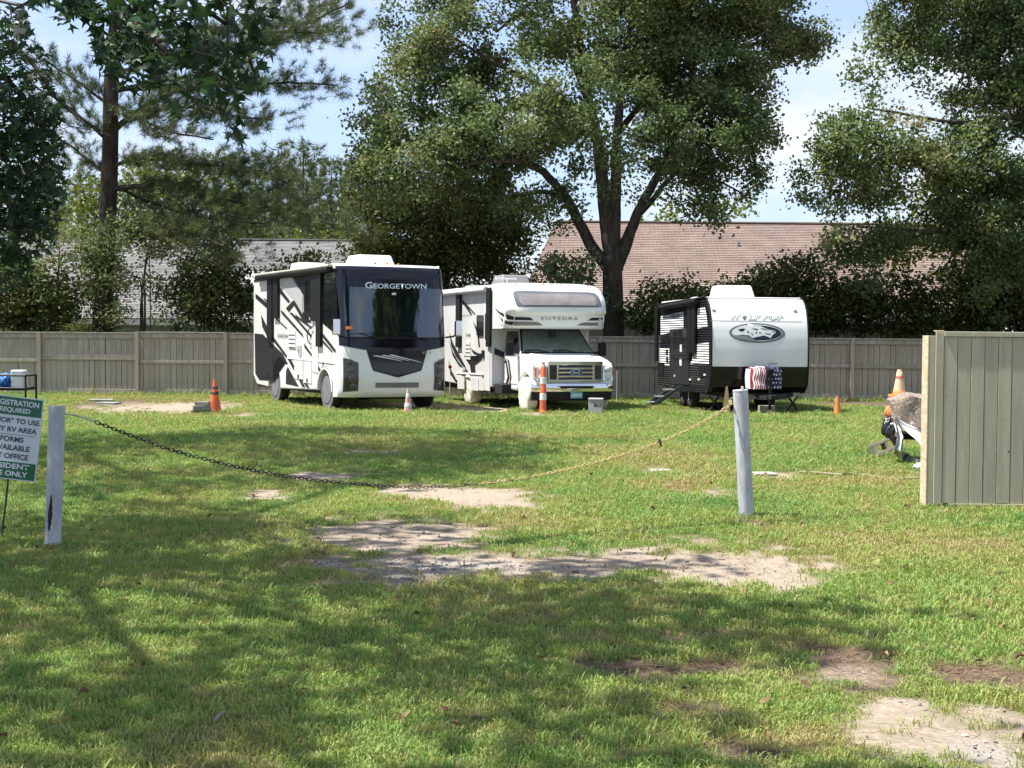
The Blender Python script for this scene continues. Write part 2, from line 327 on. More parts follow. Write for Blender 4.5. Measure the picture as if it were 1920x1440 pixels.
for y0, y1, dens, sc in ((4.4, 8, 780, .92), (8, 12, 560, 1.02), (12, 18, 330, 1.12), (18, 27, 170, 1.3), (27, 43.5, 80, 1.6)):
    x, y, m = scatter(y0, y1, dens, gkeep)
    z = (fbm(x * .9, y * .9, 51) - .5) * .035 + (fbm(x * 7, y * 7, 57, 3) - .5) * .018
    PT.append(np.stack([x, y, z], -1)); n = len(x)
    big = np.clip(fbm(x * 1.1, y * 1.1, 71, 3) * 1.6 - .2, .45, 1.35)
    near = np.exp(-((m[0] + m[1] + m[2]) * 1.5)) * .4 + .6
    SZ.append(sc * rng.uniform(.65, 1.25, n) * (.6 + .45 * big) * near * np.where(y > 38.5, .8, 1))
    tn = .54 + (fbm(x * .8, y * .6, 81, 4) - .5) * .9 + rng.normal(0, .13, n) - m[3] * .38 - (m[0] + m[1]) * .18
    TN.append(np.clip(np.where(rng.uniform(0, 1, n) < .12, rng.uniform(0, .35, n), tn), 0, 1))
for bx_, by_, n_, r_ in ((-3.73, 11.5, 70, .13), (2.31, 13.9, 60, .13), (-4.15, 11.9, 20, .08), (-3.5, 32.6, 40, .35), (-6.2, 38.3, 40, .35), (.3, 34.2, 40, .3), (6.3, 34.9, 50, .5), (5.5, 20.6, 60, .5), (7.2, 32.9, 16, .15), (-6.6, 31.7, 24, .3), (1.0, 33.0, 16, .2), (3.2, 33.2, 16, .2)):
    a_ = rng.uniform(0, 6.283, n_); q_ = r_ * rng.uniform(.7, 1.4, n_); PT.append(np.stack([bx_ + q_ * np.cos(a_), by_ + q_ * np.sin(a_), np.zeros(n_)], -1)); SZ.append(rng.uniform(.8, 1.35, n_) * (1.5 if by_ > 25 else 1)); TN.append(np.clip(rng.normal(.55, .2, n_), 0, 1))
n_ = 520; xf = rng.uniform(-16, 16, n_); PT.append(np.stack([xf, 41.55 - rng.uniform(0, .35, n_), np.zeros(n_)], -1)); SZ.append(rng.uniform(1.4, 3.2, n_)); TN.append(np.clip(rng.normal(.5, .25, n_), 0, 1))
n_ = 90; xf = rng.uniform(4.3, 6.4, n_); PT.append(np.stack([xf, 14.76 - rng.uniform(0, .08, n_), np.zeros(n_)], -1)); SZ.append(rng.uniform(.7, 1.2, n_)); TN.append(np.clip(rng.normal(.5, .25, n_), 0, 1))
instancer('grass', np.concatenate(PT), np.concatenate(SZ), np.concatenate(TN), [(tuft(i, 19, .047, .022, .052, .0075), grass_m) for i in range(6)], 'mown green lawn grass with worn patches', 'grass')
# dead blades and pine needles lying flat
def straw(seed, nb):
    r = np.random.default_rng(seed); V = []; Fq = []
    for i in range(nb):
        p = r.normal(0, .07, 2); a = r.uniform(0, 6.283); L = r.uniform(.05, .13); d = np.array([math.cos(a), math.sin(a)]); s = np.array([-d[1], d[0]]) * .002; k = len(V); z0, z1 = r.uniform(.004, .03, 2)
        V += [(*(p - s), z0), (*(p + s), z0), (*(p + d * L + s), z1), (*(p + d * L - s), z1)]; Fq.append((k, k + 1, k + 2, k + 3))
    me = bpy.data.meshes.new('straw'); me.from_pydata(V, [], Fq); me.update(); return me
straw_m = leafmat('dead_straw', [(.10, .055, .028), (.19, .12, .06), (.30, .22, .12)], trans=.1, rough=.8, inst=True)
x, y, m = scatter(4.6, 15, 110, lambda m, x, y: rng.uniform(0, 1, len(x)) < np.clip(m[2] * .9 + m[0] * .16 + m[3] * .35, .07, 1))
instancer('pine_straw', np.stack([x, y, (fbm(x * .9, y * .9, 51) - .5) * .035 + .0], -1), rng.uniform(.5, .9, len(x)), rng.uniform(0, 1, len(x)), [(straw(i, 9), straw_m) for i in range(4)], 'brown pine needles and dead blades littering the lawn', 'pine straw', .05)
def stone(seed):
    r = np.random.default_rng(seed); bm = bmesh.new(); bmesh.ops.create_icosphere(bm, subdivisions=1, radius=1)
    for v in bm.verts: v.co = Vector((v.co.x * r.uniform(.8, 1.2), v.co.y * r.uniform(.7, 1.1), v.co.z * r.uniform(.45, .7)))
    me = bpy.data.meshes.new('stone'); bm.to_mesh(me); bm.free(); return me
stone_m = leafmat('gravel_stone', [(.13, .125, .118), (.25, .24, .225), (.38, .365, .34)], trans=0, rough=.9, spec=.2, inst=True)
x, y, m = scatter(4.6, 13, 1300, lambda m, x, y: rng.uniform(0, 1, len(x)) < np.clip(m[1] * .42 + m[0] * .04, 0, 1))
instancer('gravel', np.stack([x, y, (fbm(x * .9, y * .9, 51) - .5) * .035 - .004], -1), np.exp(rng.normal(-4.9, .4, len(x))), rng.uniform(0, 1, len(x)), [(stone(i), stone_m) for i in range(4)], 'grey crushed gravel on the bare patch', 'gravel', .4)

def dead_leaf(seed):
    r = np.random.default_rng(seed); a = np.array([(1, 0), (.3, .45), (-.6, .4), (-1, 0), (-.6, -.4), (.3, -.45)]) * .026; V = [(p[0] * r.uniform(.8, 1.2), p[1] * r.uniform(.8, 1.2), .03 + .012 * r.uniform(-1, 1) + abs(p[1]) * .5) for p in a] + [(0, 0, .028)]
    me = bpy.data.meshes.new('dead_leaf'); me.from_pydata(V, [], [(6, k, (k + 1) % 6) for k in range(6)]); me.update(); return me
x, y, m = scatter(4.6, 24, 3.2, lambda m, x, y: rng.uniform(0, 1, len(x)) < .8)
instancer('leaf_litter', np.stack([x, y, np.full(len(x), .004)], -1), rng.uniform(.6, 1.5, len(x)), rng.uniform(0, 1, len(x)), [(dead_leaf(i), straw_m) for i in range(4)], 'scattered dry brown leaves fallen on the lawn', 'fallen leaves', .35)
# ================================================================== FENCES
fence_m = M('fence_paint', (.39, .35, .27), orand=.10, rough=.8, spec=.2, var=.22, vscale=1.4, bump=.25, bscale=30, stretch=(6, 6, .7))
fence_m2 = M('fence_paint_weathered', (.40, .365, .295), orand=.12, rough=.85, spec=.2, var=.28, vscale=1.8, bump=.25, bscale=30, stretch=(6, 6, .7))
near_m = M('near_fence_paint', (.435, .405, .30), orand=.07, rough=.75, spec=.25, var=.13, vscale=1.6, bump=.3, bscale=26, stretch=(7, 7, .8))
edge_m = M('sunlit_end_timber', (.58, .48, .33), rough=.85, spec=.2, var=.25, vscale=2, bump=.4, bscale=30, stretch=(3, 3, 12))  # sunlight on the fence end and cap put into a paler timber colour
FY = 41.7
fence = empty('board_fence', (0, FY, 0), label='long taupe timber board fence with posts behind the parked motorhomes', cat='fence')
board_cache = {}
def board_mesh(wd, h, th=.018, notch=0):
    k = (round(wd, 3), round(h, 2))
    if k not in board_cache: board_cache[k] = MB().box(-wd / 2, wd / 2, -th / 2, th / 2, 0, h).mesh('board')
    return board_cache[k]
def fx(px): return at(px, 690, FY).x
posts_px = [-110, 75, 258, 424, 590, 756, 925, 1125, 1290, 1445, 1597, 1762, 1930, 2080]
for i in range(len(posts_px) - 1):
    xa, xb = fx(posts_px[i]), fx(posts_px[i + 1])
    dz = [0, .0, .03, .02, 0, 0, 0, .0, 0, 0, 0, 0, 0][i % 13]
    h = 1.83 + dz
    if i < 12 or True:
        po = MB().box(-.05, .05, -.10, .0, -.25, h + .005).build('post', fence_m, fence, bevel=.004); po.location = (xa, -.005, 0)
    n = max(3, int(round((xb - xa) / .163))); p = (xb - xa) / n
    z0 = random.uniform(.03, .07)
    for k in range(n):
        bw = p - random.uniform(.008, .02); bo = link('board', board_mesh(bw, round(h - .06, 1)), fence_m if random.random() < .7 else fence_m2, fence)
        bo.location = (xa + p * (k + .5) + random.uniform(-.004, .004), .03 + random.uniform(-.004, .004), z0 + random.uniform(-.012, .012)); bo.scale.z = (h - .03 - z0) / round(h - .06, 1)
        bo.rotation_euler = (0, random.uniform(-.004, .004), 0)
    def rail(z_a, z_b, y0, y1, nm='rail', m=fence_m): return MB().box(xa + .052, xb - .052, y0, y1, z_a, z_b).build(nm, m, fence, bevel=.004)
    rail(h - .17, h - .035, -.022, .018, m=fence_m2)
    rail(h - .03, h + .008, -.055, .055, 'cap_rail')
    zm = 1.00 + random.uniform(-.02, .02) + (.06 if i == 1 else 0)
    rail(zm - .045, zm + .045, -.03, .018)
    if i == 1: rail(zm + .055, zm + .12, -.026, .018)
    rail(.03, .17, -.03, .0175, 'kick_board', fence_m2)

# near fence panel, edge-on opening towards the field
NY = 14.8
nf = empty('fence_panel', (at(1752, 800, NY).x, NY, 0), rad(-1.5), label='tall grey-green plank fence panel with an end face coloured as sunlit beside the chain posts', cat='fence')
bw = .1405; z_top = 1.845
for k in range(14):
    x0 = .085 + k * bw
    bo = MB().box(x0 + .0035, x0 + bw - .0035, -.012 + .002 * (k % 2), .010, .05 + random.uniform(-.01, .01), z_top - .055).build('board', near_m, nf, bevel=.0025)
MB().box(.0, .082, -.016, .012, .04, z_top - .004).build('corner_board', near_m, nf, bevel=.003)
MB().box(.084, 14 * bw + .09, -.03, .09, z_top - .052, z_top).build('cap_rail', near_m, nf, bevel=.004)
MB().box(.0, .084, -.012, .09, z_top - .001, z_top + .012).build('cap_end', edge_m, nf, bevel=.003)
for z in (.32, 1.02, 1.6): MB().box(.05, 14 * bw, .0125, .05, z - .045, z + .045).build('rail', near_m, nf, bevel=.004)
for x0 in (.0, 14 * bw - .1): MB().box(x0 + .002, x0 + .092, .0145, .105, -.3, z_top - .06).build('post', near_m, nf, bevel=.004)
MB().box(-.064, -.003, .008, .028, .03, z_top - .045).build('end_board', near_m, nf, bevel=.003)
MB().box(-.078, -.066, .006, .235, .02, z_top - .042).build('end_face', edge_m, nf, bevel=.002)
for k in range(13):
    MB().box(k * bw - .06, k * bw + bw - .067, .2, .22, .05, z_top - .06).build('back_board', near_m, nf, bevel=.002)
MB().box(.15, 14 * bw, -.022, -.0125, .012, .05).build('kick_board', near_m, nf, bevel=.003)
knot_m = M('knot_hole', (.01, .009, .008), rough=1)
for kx, kz, r in ((.77, .60, .009), (.115, 1.17, .004), (.118, 1.36, .003), (.45, .93, .003), (.62, .93, .003), (.72, .93, .003)):
    MB().lathe([(0, .0), (r, .001), (r, .0)], 8, Matrix.Translation((kx, -.0125, kz)) @ Matrix.Rotation(rad(90), 4, 'X')).build('knot', knot_m, nf)

# ================================================================== HOUSES
def shingle_mat(name, c0, c1, c2):
    m = bpy.data.materials.new(name); m.use_nodes = True; nt = m.node_tree; b = nt.nodes['Principled BSDF']; b.inputs['Roughness'].default_value = .95; b.inputs['Specular IOR Level'].default_value = .1
    uv = node(nt, 'ShaderNodeUVMap'); br = node(nt, 'ShaderNodeTexBrick'); br.inputs['Scale'].default_value = 1; br.inputs['Brick Width'].default_value = .31; br.inputs['Row Height'].default_value = .145; br.inputs['Mortar Size'].default_value = .006
    br.inputs['Color1'].default_value = (*c0, 1); br.inputs['Color2'].default_value = (*c1, 1); br.inputs['Mortar'].default_value = (*c2, 1); br.inputs['Bias'].default_value = -.1
    nt.links.new(uv.outputs[0], br.inputs['Vector'])
    nz = node(nt, 'ShaderNodeTexNoise'); nz.inputs['Scale'].default_value = 1.1; nz.inputs['Detail'].default_value = 7; nt.links.new(uv.outputs[0], nz.inputs['Vector'])
    n2 = node(nt, 'ShaderNodeTexNoise'); n2.inputs['Scale'].default_value = 14; n2.inputs['Detail'].default_value = 4; nt.links.new(uv.outputs[0], n2.inputs['Vector'])
    ad = node(nt, 'ShaderNodeMath', operation='ADD'); nt.links.new(nz.outputs['Fac'], ad.inputs[0]); nt.links.new(n2.outputs['Fac'], ad.inputs[1])
    mr = node(nt, 'ShaderNodeMapRange'); mr.inputs[1].default_value = .7; mr.inputs[2].default_value = 1.3; mr.inputs[3].default_value = .78; mr.inputs[4].default_value = 1.18; nt.links.new(ad.outputs[0], mr.inputs[0])
    mu = node(nt, 'ShaderNodeMix', data_type='RGBA', blend_type='MULTIPLY'); mu.inputs[0].default_value = 1; nt.links.new(br.outputs['Color'], mu.inputs[6]); nt.links.new(mr.outputs[0], mu.inputs[7]); nt.links.new(mu.outputs[2], b.inputs['Base Color'])
    MATS[name] = m; return m
pink_roof = shingle_mat('pink_shingles', (.245, .19, .168), (.20, .152, .134), (.095, .07, .06))
grey_roof = shingle_mat('grey_shingles', (.22, .215, .215), (.175, .17, .17), (.08, .08, .08))
def roof_slope(name, mat, parent, a, b, c, d, course=.145, lift=.02):
    """stepped shingle courses on the quad a-b (eave) to d-c (ridge), corners in parent coordinates"""
    a, b, c, d = map(Vector, (a, b, c, d)); L = ((d - a).length + (c - b).length) / 2; n = max(1, int(L / course))
    nrm = (b - a).cross(d - a).normalized(); v = []; f = []; uv = []
    wid = (b - a).length; off = (d - a).dot((b - a).normalized())
    for i in range(n):
        t0, t1 = i / n, (i + 1) / n
        for t, l in ((t0, lift), (t1, lift * .15)):
            l_, r_ = a.lerp(d, t), b.lerp(c, t); v += [l_ + nrm * l, r_ + nrm * l]
            u0 = (l_ - a).dot((b - a).normalized()); u1 = (r_ - a).dot((b - a).normalized()); uv += [(u0, t * L), (u1, t * L)]
        k = 4 * i; f.append((k, k + 1, k + 3, k + 2))
        if i: f.append((k - 2, k - 1, k + 1, k))
    me = bpy.data.meshes.new(name); me.from_pydata([tuple(q) for q in v], [], f); ul = me.uv_layers.new(name='UVMap')
    for lp in me.loops: ul.data[lp.index].uv = uv[lp.vertex_index]
    me.update(); return link(name, me, mat, parent)
trim_w = M('white_trim', (.72, .72, .70), rough=.5, var=.06)
brick_wall = M('tan_stucco', (.38, .33, .26), rough=.9, var=.1, bump=.2)
siding_m = bpy.data.materials.new('grey_siding'); siding_m.use_nodes = True
nt = siding_m.node_tree; b = nt.nodes['Principled BSDF']; b.inputs['Base Color'].default_value = (.36, .38, .38, 1); b.inputs['Roughness'].default_value = .7
tcs = node(nt, 'ShaderNodeTexCoord'); wv = node(nt, 'ShaderNodeTexWave', bands_direction='Z', wave_profile='SAW'); wv.inputs['Scale'].default_value = 2.2; nt.links.new(tcs.outputs['Object'], wv.inputs[0])
bpn = node(nt, 'ShaderNodeBump'); bpn.inputs['Strength'].default_value = .8; bpn.inputs['Distance'].default_value = .02; nt.links.new(wv.outputs['Fac'], bpn.inputs['Height']); nt.links.new(bpn.outputs[0], b.inputs['Normal'])
crs = node(nt, 'ShaderNodeValToRGB'); crs.color_ramp.elements[0].color = (.2, .21, .21, 1); crs.color_ramp.elements[1].color = (.40, .42, .42, 1); crs.color_ramp.elements[0].position = .0; crs.color_ramp.elements[1].position = .2
nt.links.new(wv.outputs['Fac'], crs.inputs[0]); nt.links.new(crs.outputs[0], b.inputs['Base Color'])
def house(name, x0, x1, y_e, y_r, z_e, z_r, roofm, wallm, label, hipl=0., hipr=0., cat='house'):
    h = empty(name, ((x0 + x1) / 2, y_e, 0), label=label, cat=cat); w2 = (x1 - x0) / 2; D = y_r - y_e
    e = .35
    MB().box(-w2 + e, w2 - e, e, 2 * D - e, -.2, z_e - .02).build('wall', wallm, h)
    roof_slope('roof_slope', roofm, h, (-w2, 0, z_e), (w2, 0, z_e), (w2 - hipr, D, z_r), (-w2 + hipl, D, z_r))
    roof_slope('roof_slope', roofm, h, (w2, 2 * D, z_e), (-w2, 2 * D, z_e), (-w2 + hipl, D, z_r), (w2 - hipr, D, z_r))
    for s, hp in ((-1, hipl), (1, hipr)):
        if hp:
            me = bpy.data.meshes.new('hip'); A = [(s * w2, 0, z_e), (s * w2, 2 * D, z_e), (s * (w2 - hp), D, z_r)]
            if s > 0: roof_slope('roof_slope', roofm, h, A[0], A[1], A[2], A[2])
            else: roof_slope('roof_slope', roofm, h, A[1], A[0], A[2], A[2])
        else:
            g = MB(); g.add([(s * (w2 - e), e, z_e - .1), (s * (w2 - e), 2 * D - e, z_e - .1), (s * (w2 - e), D, z_r - .12)], [(0, 1, 2)]); g.build('gable_wall', wallm, h)
            for yy in (0, 2 * D):
                MB().hexa([(s * w2, yy, z_e - .2), (s * (w2 - .05), yy, z_e - .2), (s * (w2 - .05), D, z_r - .2), (s * w2, D, z_r - .2)],
                          [(s * w2, yy, z_e + .0), (s * (w2 - .05), yy, z_e + .0), (s * (w2 - .05), D, z_r + .0), (s * w2, D, z_r + .0)]).build('rake_trim', trim_w, h)
    MB().box(-w2 + .05, w2 - .05, -.02, .03, z_e - .2, z_e - .015).build('fascia', trim_w, h)
    MB().tube([(-w2 + hipl, D, z_r + .02), (w2 - hipr, D, z_r + .02)], .07, 6).build('ridge_cap', roofm, h)
    return h
# pink-brown shingle roof behind the trailer
RY = 54.0; zr = at(1384, 420, RY).z
hx0, hx1 = at(985, 560, 48).x - .4, at(1880, 560, 48).x
hr = house('house', hx0, hx1, 47.6, RY, 2.55, zr, pink_roof, brick_wall, 'single-storey house with a wide pinkish-brown shingle roof behind the trailer', hipl=1.6)
vp = at(1384, 468, 52.3); lead = M('lead_pipe', (.30, .30, .30), rough=.5, metal=.4)
lv = vp - hr.location
MB().lathe([(.16, -.25), (.15, -.02), (.06, .06), (.05, .3), (.04, .3)], 12, Matrix.Translation(lv)).build('vent_pipe', lead, hr, smooth=40)
# grey shingle roof behind the pine
gy = 53.0; gz = at(540, 452, gy).z
hl = house('house', at(-60, 500, gy).x, at(662, 452, gy).x, 46.2, gy, 2.3, gz, grey_roof, siding_m, 'single-storey house with a grey shingle roof and white rake trim behind the pine')
sk = at(478, 508, 49.5) - hl.location
sl = (gz - 2.3) / (gy - 46.2)
MB().hexa([(sk.x - .3, 2.2, 2.3 + 2.2 * sl + .03), (sk.x + .35, 2.2, 2.3 + 2.2 * sl + .03), (sk.x + .35, 3.4, 2.3 + 3.4 * sl + .03), (sk.x - .3, 3.4, 2.3 + 3.4 * sl + .03)],
          [(sk.x - .3, 2.2, 2.3 + 2.2 * sl + .15), (sk.x + .35, 2.2, 2.3 + 2.2 * sl + .15), (sk.x + .35, 3.4, 2.3 + 3.4 * sl + .22), (sk.x - .3, 3.4, 2.3 + 3.4 * sl + .22)]).build('skylight', M('skylight_grey', (.36, .37, .38), rough=.4), hl, bevel=.02)
# porch gable of a further house showing at the left
h3 = empty('house', (at(60, 500, 50).x, 56, 0), label='light siding gable end with white trim beyond the shrubs left of the pine', cat='house')
MB().prism([(0, -.1), (7, -.1), (7, 3.5), (3.5, 5.2), (0, 3.5)], -1.0, 1.4).build('wall', siding_m, h3)
roof_slope('roof_slope', grey_roof, h3, (-4.5, -.3, 3.45), (1.7, -.3, 3.45), (1.7, 3.5, 5.3), (-4.5, 3.5, 5.3))
MB().hexa([(1.62, -.32, 3.25), (1.72, -.32, 3.25), (1.72, 3.5, 5.1), (1.62, 3.5, 5.1)], [(1.62, -.32, 3.47), (1.72, -.32, 3.47), (1.72, 3.5, 5.32), (1.62, 3.5, 5.32)]).build('rake_trim', trim_w, h3)
MB().box(1.25, 1.42, -.03, .06, 0, 3.6).build('corner_trim', trim_w, h3)
# ================================================================== VEHICLES
class Frame:
    """a vehicle standing at (x, y) turned by th; gives rays of photograph pixels in its own coordinates"""
    def __init__(s, x, y, th, zoom):
        s.m = Matrix.Translation((x, y, 0)) @ Matrix.Rotation(th, 4, 'Z'); s.i = s.m.inverted(); s.zoom = zoom
    def px(s, z): return (s.zoom[0] + z[0] / s.zoom[2], s.zoom[1] + z[1] / s.zoom[2])
    def ray(s, z): p = s.px(z); return s.i @ CAMP, (s.i.to_3x3() @ ray(*p)).normalized()
    def side(s, xv):
        def f(z):
            o, d = s.ray(z); return o + d * ((xv - o.x) / d.x), Vector((-1 if xv < 0 else 1, 0, 0))
        return f
    def front(s, yv):
        def f(z):
            o, d = s.ray(z); return o + d * ((yv - o.y) / d.y), Vector((0, -1, 0))
        return f
    def surf(s, bvh, fallback):
        def f(z):
            o, d = s.ray(z); h = bvh.ray_cast(o, d)
            if h[0] is None: return fallback(z)
            n = h[1] if h[1].dot(d) < 0 else -h[1]; return h[0], n
        return f
def bvh_of(*objs):
    v = []; f = []
    for o in objs:
        k = len(v); v += [o.matrix_local @ q.co for q in o.data.vertices]; f += [tuple(i + k for i in p.vertices) for p in o.data.polygons]
    return BVHTree.FromPolygons(v, f)
def decal(name, poly, tgt, mat, parent, off=.004, thick=False, cut=0):
    bm = bmesh.new(); vs_ = [bm.verts.new((a, b, 0)) for a, b in poly]; bm.faces.new(vs_); bmesh.ops.triangulate(bm, faces=bm.faces[:])
    for _ in range(4):
        if not cut: break
        es = [e for e in bm.edges if e.calc_length() > cut]
        if not es: break
        bmesh.ops.subdivide_edges(bm, edges=es, cuts=1); bmesh.ops.triangulate(bm, faces=[f for f in bm.faces if len(f.verts) > 3])
    hits = [tgt((v.co.x, v.co.y)) for v in bm.verts]; nn = Vector((0, 0, 0))
    for v, (p, n) in zip(bm.verts, hits): v.co = p + n * off; nn += n
    bm.normal_update()
    s = sum((f.normal * f.calc_area() for f in bm.faces), Vector())
    if s.dot(nn) < 0: bmesh.ops.reverse_faces(bm, faces=bm.faces[:])
    if thick:
        r = bmesh.ops.extrude_face_region(bm, geom=bm.faces[:]); top = [g for g in r['geom'] if isinstance(g, bmesh.types.BMVert)]; ts = set(top); nn.normalize()
        for v in bm.verts:
            if v not in ts: v.co -= nn * (off + .003)
        bmesh.ops.recalc_face_normals(bm, faces=bm.faces[:])
    me = bpy.data.meshes.new(name); bm.to_mesh(me); bm.free()
    if cut and not thick: me.polygons.foreach_set('use_smooth', [True] * len(me.polygons))
    return link(name, me, mat, parent)
def letters(name, s, tl, tr, br, bl, tgt, mat, parent, off=.006, **k):
    me, uv = textmesh(s, **k); tl, tr, br, bl = (Vector(q) for q in (tl, tr, br, bl))
    for v, (a, b) in zip(me.vertices, uv):
        q = (bl.lerp(br, a)).lerp(tl.lerp(tr, a), b); p, n = tgt((q.x, q.y)); v.co = p + n * off
    me.update(); return link(name, me, mat, parent)
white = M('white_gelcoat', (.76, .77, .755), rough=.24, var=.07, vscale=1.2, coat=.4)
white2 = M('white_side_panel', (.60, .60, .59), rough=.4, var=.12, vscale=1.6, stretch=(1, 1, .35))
black = M('black_gloss', (.006, .006, .012), rough=.1, var=.2, spec=.4)
satin = M('black_satin', (.012, .012, .013), rough=.5, var=.2, spec=.2)
charcoal = M('charcoal_graphic', (.022, .022, .024), rough=.5, var=.15, spec=.15)
midgrey = M('grey_graphic', (.16, .16, .165), rough=.35, var=.1)
lightgrey = M('light_grey_graphic', (.40, .405, .41), rough=.35, var=.05)
chrome = M('chrome', (.75, .76, .78), rough=.07, metal=1., var=.03)
rubber = M('tyre_rubber', (.022, .021, .020), rough=.85, var=.3)
under = M('underbody', (.012, .012, .012), rough=.9, var=.3)
lens = M('lamp_lens', (.55, .58, .60), rough=.06, var=.1, coat=.5)
lampdark = M('lamp_housing', (.03, .03, .034), rough=.15, var=.2, coat=.4)
amber = M('amber_lens', (.45, .16, .03), rough=.2)
beige_ac = M('aged_ac_shroud', (.62, .60, .55), rough=.55, var=.12, vscale=5)
wind = glassmat('windscreen_glass', (.13, .18, .19), mixmin=.085)
tint_g = M('tinted_window', (.010, .012, .014), rough=.05, spec=.7, var=.1)
covergrey = M('grey_wheel_cover', (.16, .163, .168), rough=.7, var=.14, vscale=5)
covercream = M('cream_wheel_cover', (.68, .66, .57), rough=.7, var=.14, vscale=5, bump=.5, bscale=9)
def arc(yc, zc, r, zb, n=10):
    """arch from the front foot to the rear foot, going towards +y"""
    a0 = math.asin(max(-1, min(1, (zb - zc) / r))); return [(yc - r * math.cos(a0 + (math.pi - 2 * a0) * i / n), zc + r * math.sin(a0 + (math.pi - 2 * a0) * i / n)) for i in range(n + 1)]
def wheel(parent, x, y, r, wd, side, cover=None, sag=0., disc=False):
    """axle along x; outer face towards side"""
    wl = bpy.data.objects.new('wheel', None); COL.objects.link(wl); wl.parent = parent; wl.location = (x, y, r)
    R = Matrix.Rotation(rad(90) * side, 4, 'Y')
    MB().lathe([(.0, -wd / 2), (r * .55, -wd / 2), (r * .9, -wd / 2), (r * .985, -wd * .36), (r, -wd * .2), (r, wd * .2), (r * .985, wd * .36), (r * .9, wd / 2), (r * .62, wd / 2), (r * .58, wd * .38)], 28, R).build('tyre', rubber, wl, smooth=50)
    MB().lathe([(.0, wd * .30), (r * .2, wd * .34), (r * .22, wd * .2), (r * .5, wd * .2), (r * .58, wd * .42), (r * .6, wd * .3)], 24, R).build('rim', chrome, wl, smooth=40)
    if cover:
        q = MB().lathe([(r * 1.02, -wd * .35), (r * 1.035, -wd * .1), (r * 1.035, wd * .3), (r * 1.0, wd * .52), (r * .85, wd * .6), (r * .4, wd * .62), (0, wd * .6)] if not disc else [(r * .96, wd * .40), (r * .985, wd * .46), (r * .97, wd * .54), (r * .8, wd * .57), (r * .3, wd * .6), (0, wd * .6)], 28, R)
        if sag:
            q.v = [(a + (math.sin(b * 19 + c * 23) * .012 + math.sin(b * 41) * .008), b * (1 + .02 * math.sin(c * 17)), max(c * 1.02, -r * .98) + .012 * math.sin(b * 13 + a * 31)) for a, b, c in q.v]
        wc = q.build('wheel_cover', cover, wl, smooth=60)
        if disc: MB().lathe([(r * .70, wd * .575), (r * .71, wd * .60), (r * .735, wd * .60), (r * .745, wd * .572)], 28, R).build('strap', satin, wc, smooth=40)
    return wl
def ac_unit(parent, x, y, z, w_, l, h, mat, n=0):
    a = MB().hexa([(x - w_ / 2, y, z), (x + w_ / 2, y, z), (x + w_ / 2, y + l, z), (x - w_ / 2, y + l, z)],
                  [(x - w_ / 2 + .07, y + .16, z + h), (x + w_ / 2 - .07, y + .16, z + h), (x + w_ / 2 - .06, y + l * .92, z + h), (x - w_ / 2 + .06, y + l * .92, z + h)]).build('air_conditioner', mat, parent, bevel=.05, seg=3)
    return a

# ------------------------------------------------------------------ big black-fronted motorhome
TH = rad(26.2); fr = Frame(-2.72, 33.72, TH, (460, 450, 4.235))
mh = empty('motorhome', (-2.72, 33.72, 0), TH, label='large motorhome with glossy black front, panoramic windscreen and charcoal swoosh side graphics', cat='motorhome', group='parked recreational vehicles')
hw, L = 1.36, 7.55
ybk = [(.33, .12), (.42, .03), (.75, -.02), (1.2, .0), (1.5, .0), (1.75, .03), (2.9, .15), (3.2, .20), (3.36, .26), (3.44, .33), (3.485, .45), (3.51, .7)]
def ybz(z): return float(np.interp(z, [k[0] for k in ybk], [k[1] for k in ybk]))
def fy(x, z): u = min(1., abs(x) / hw); return ybz(z) + .13 * u ** 2 + .2 * u ** 14
def fpt(x, z, off=0.):
    e = .01; nx_ = -(fy(x + e, z) - fy(x - e, z)) / (2 * e); nz_ = -(fy(x, z + e) - fy(x, z - e)) / (2 * e); n = Vector((nx_, 1, nz_)); n = -n.normalized() if n.y > 0 else n.normalized()
    return Vector((x, fy(x, z), z)) + Vector((n.x, n.y, n.z)) * off
def fpatch(name, mat, x0, x1, zl, zu, off, nx_=24, nz_=10, parent=None, wrap=True):
    q = MB(); top = []
    zlf = zl if callable(zl) else (lambda x: zl); zuf = zu if callable(zu) else (lambda x: zu)
    xs_ = [x0 + (x1 - x0) * i / nx_ for i in range(nx_ + 1)]
    P = [[fpt(x, zlf(x) + (zuf(x) - zlf(x)) * j / nz_, off) for x in xs_] for j in range(nz_ + 1)]
    q.grid(P); 
    if wrap:
        for e in (P[0], P[-1]): q.grid([[fpt(p.x, p.z, 0) if False else Vector((p.x, p.y + off + .01, p.z)) for p in e], e])
    return q.build(name, mat, parent or mh, smooth=50, fix=True)
WX, WZ0, WZ1 = 1.25, 1.74, 2.93
cap = MB(); cols = [-hw * math.sin(math.pi / 2 * (1 - 2 * i / 40)) for i in range(41)]
zz = [.33, .36, .42, .5, .6, .75, .9, 1.05, 1.2, 1.35, 1.5, 1.62, WZ0, 2.0, 2.3, 2.6, WZ1, 3.05, 3.2, 3.29, 3.36, 3.4, 3.44, 3.465, 3.485, 3.5, 3.51]
P = [[Vector((-hw, .72, z))] + [Vector((x, fy(x, z), z)) for x in cols] + [Vector((hw, .72, z))] for z in zz]
v = [p for r_ in P for p in r_]; nb = len(P[0]); f = []
for i in range(len(zz) - 1):
    for j in range(nb - 1):
        xm = (P[i][j].x + P[i][j + 1].x) / 2; zm = (zz[i] + zz[i + 1]) / 2
        if WZ0 < zm < WZ1 and abs(xm) < WX - .02: continue
        f.append((i * nb + j, i * nb + j + 1, (i + 1) * nb + j + 1, (i + 1) * nb + j))
cap.add(v, f); cap_o = cap.build('front_cap', white, mh, smooth=40)
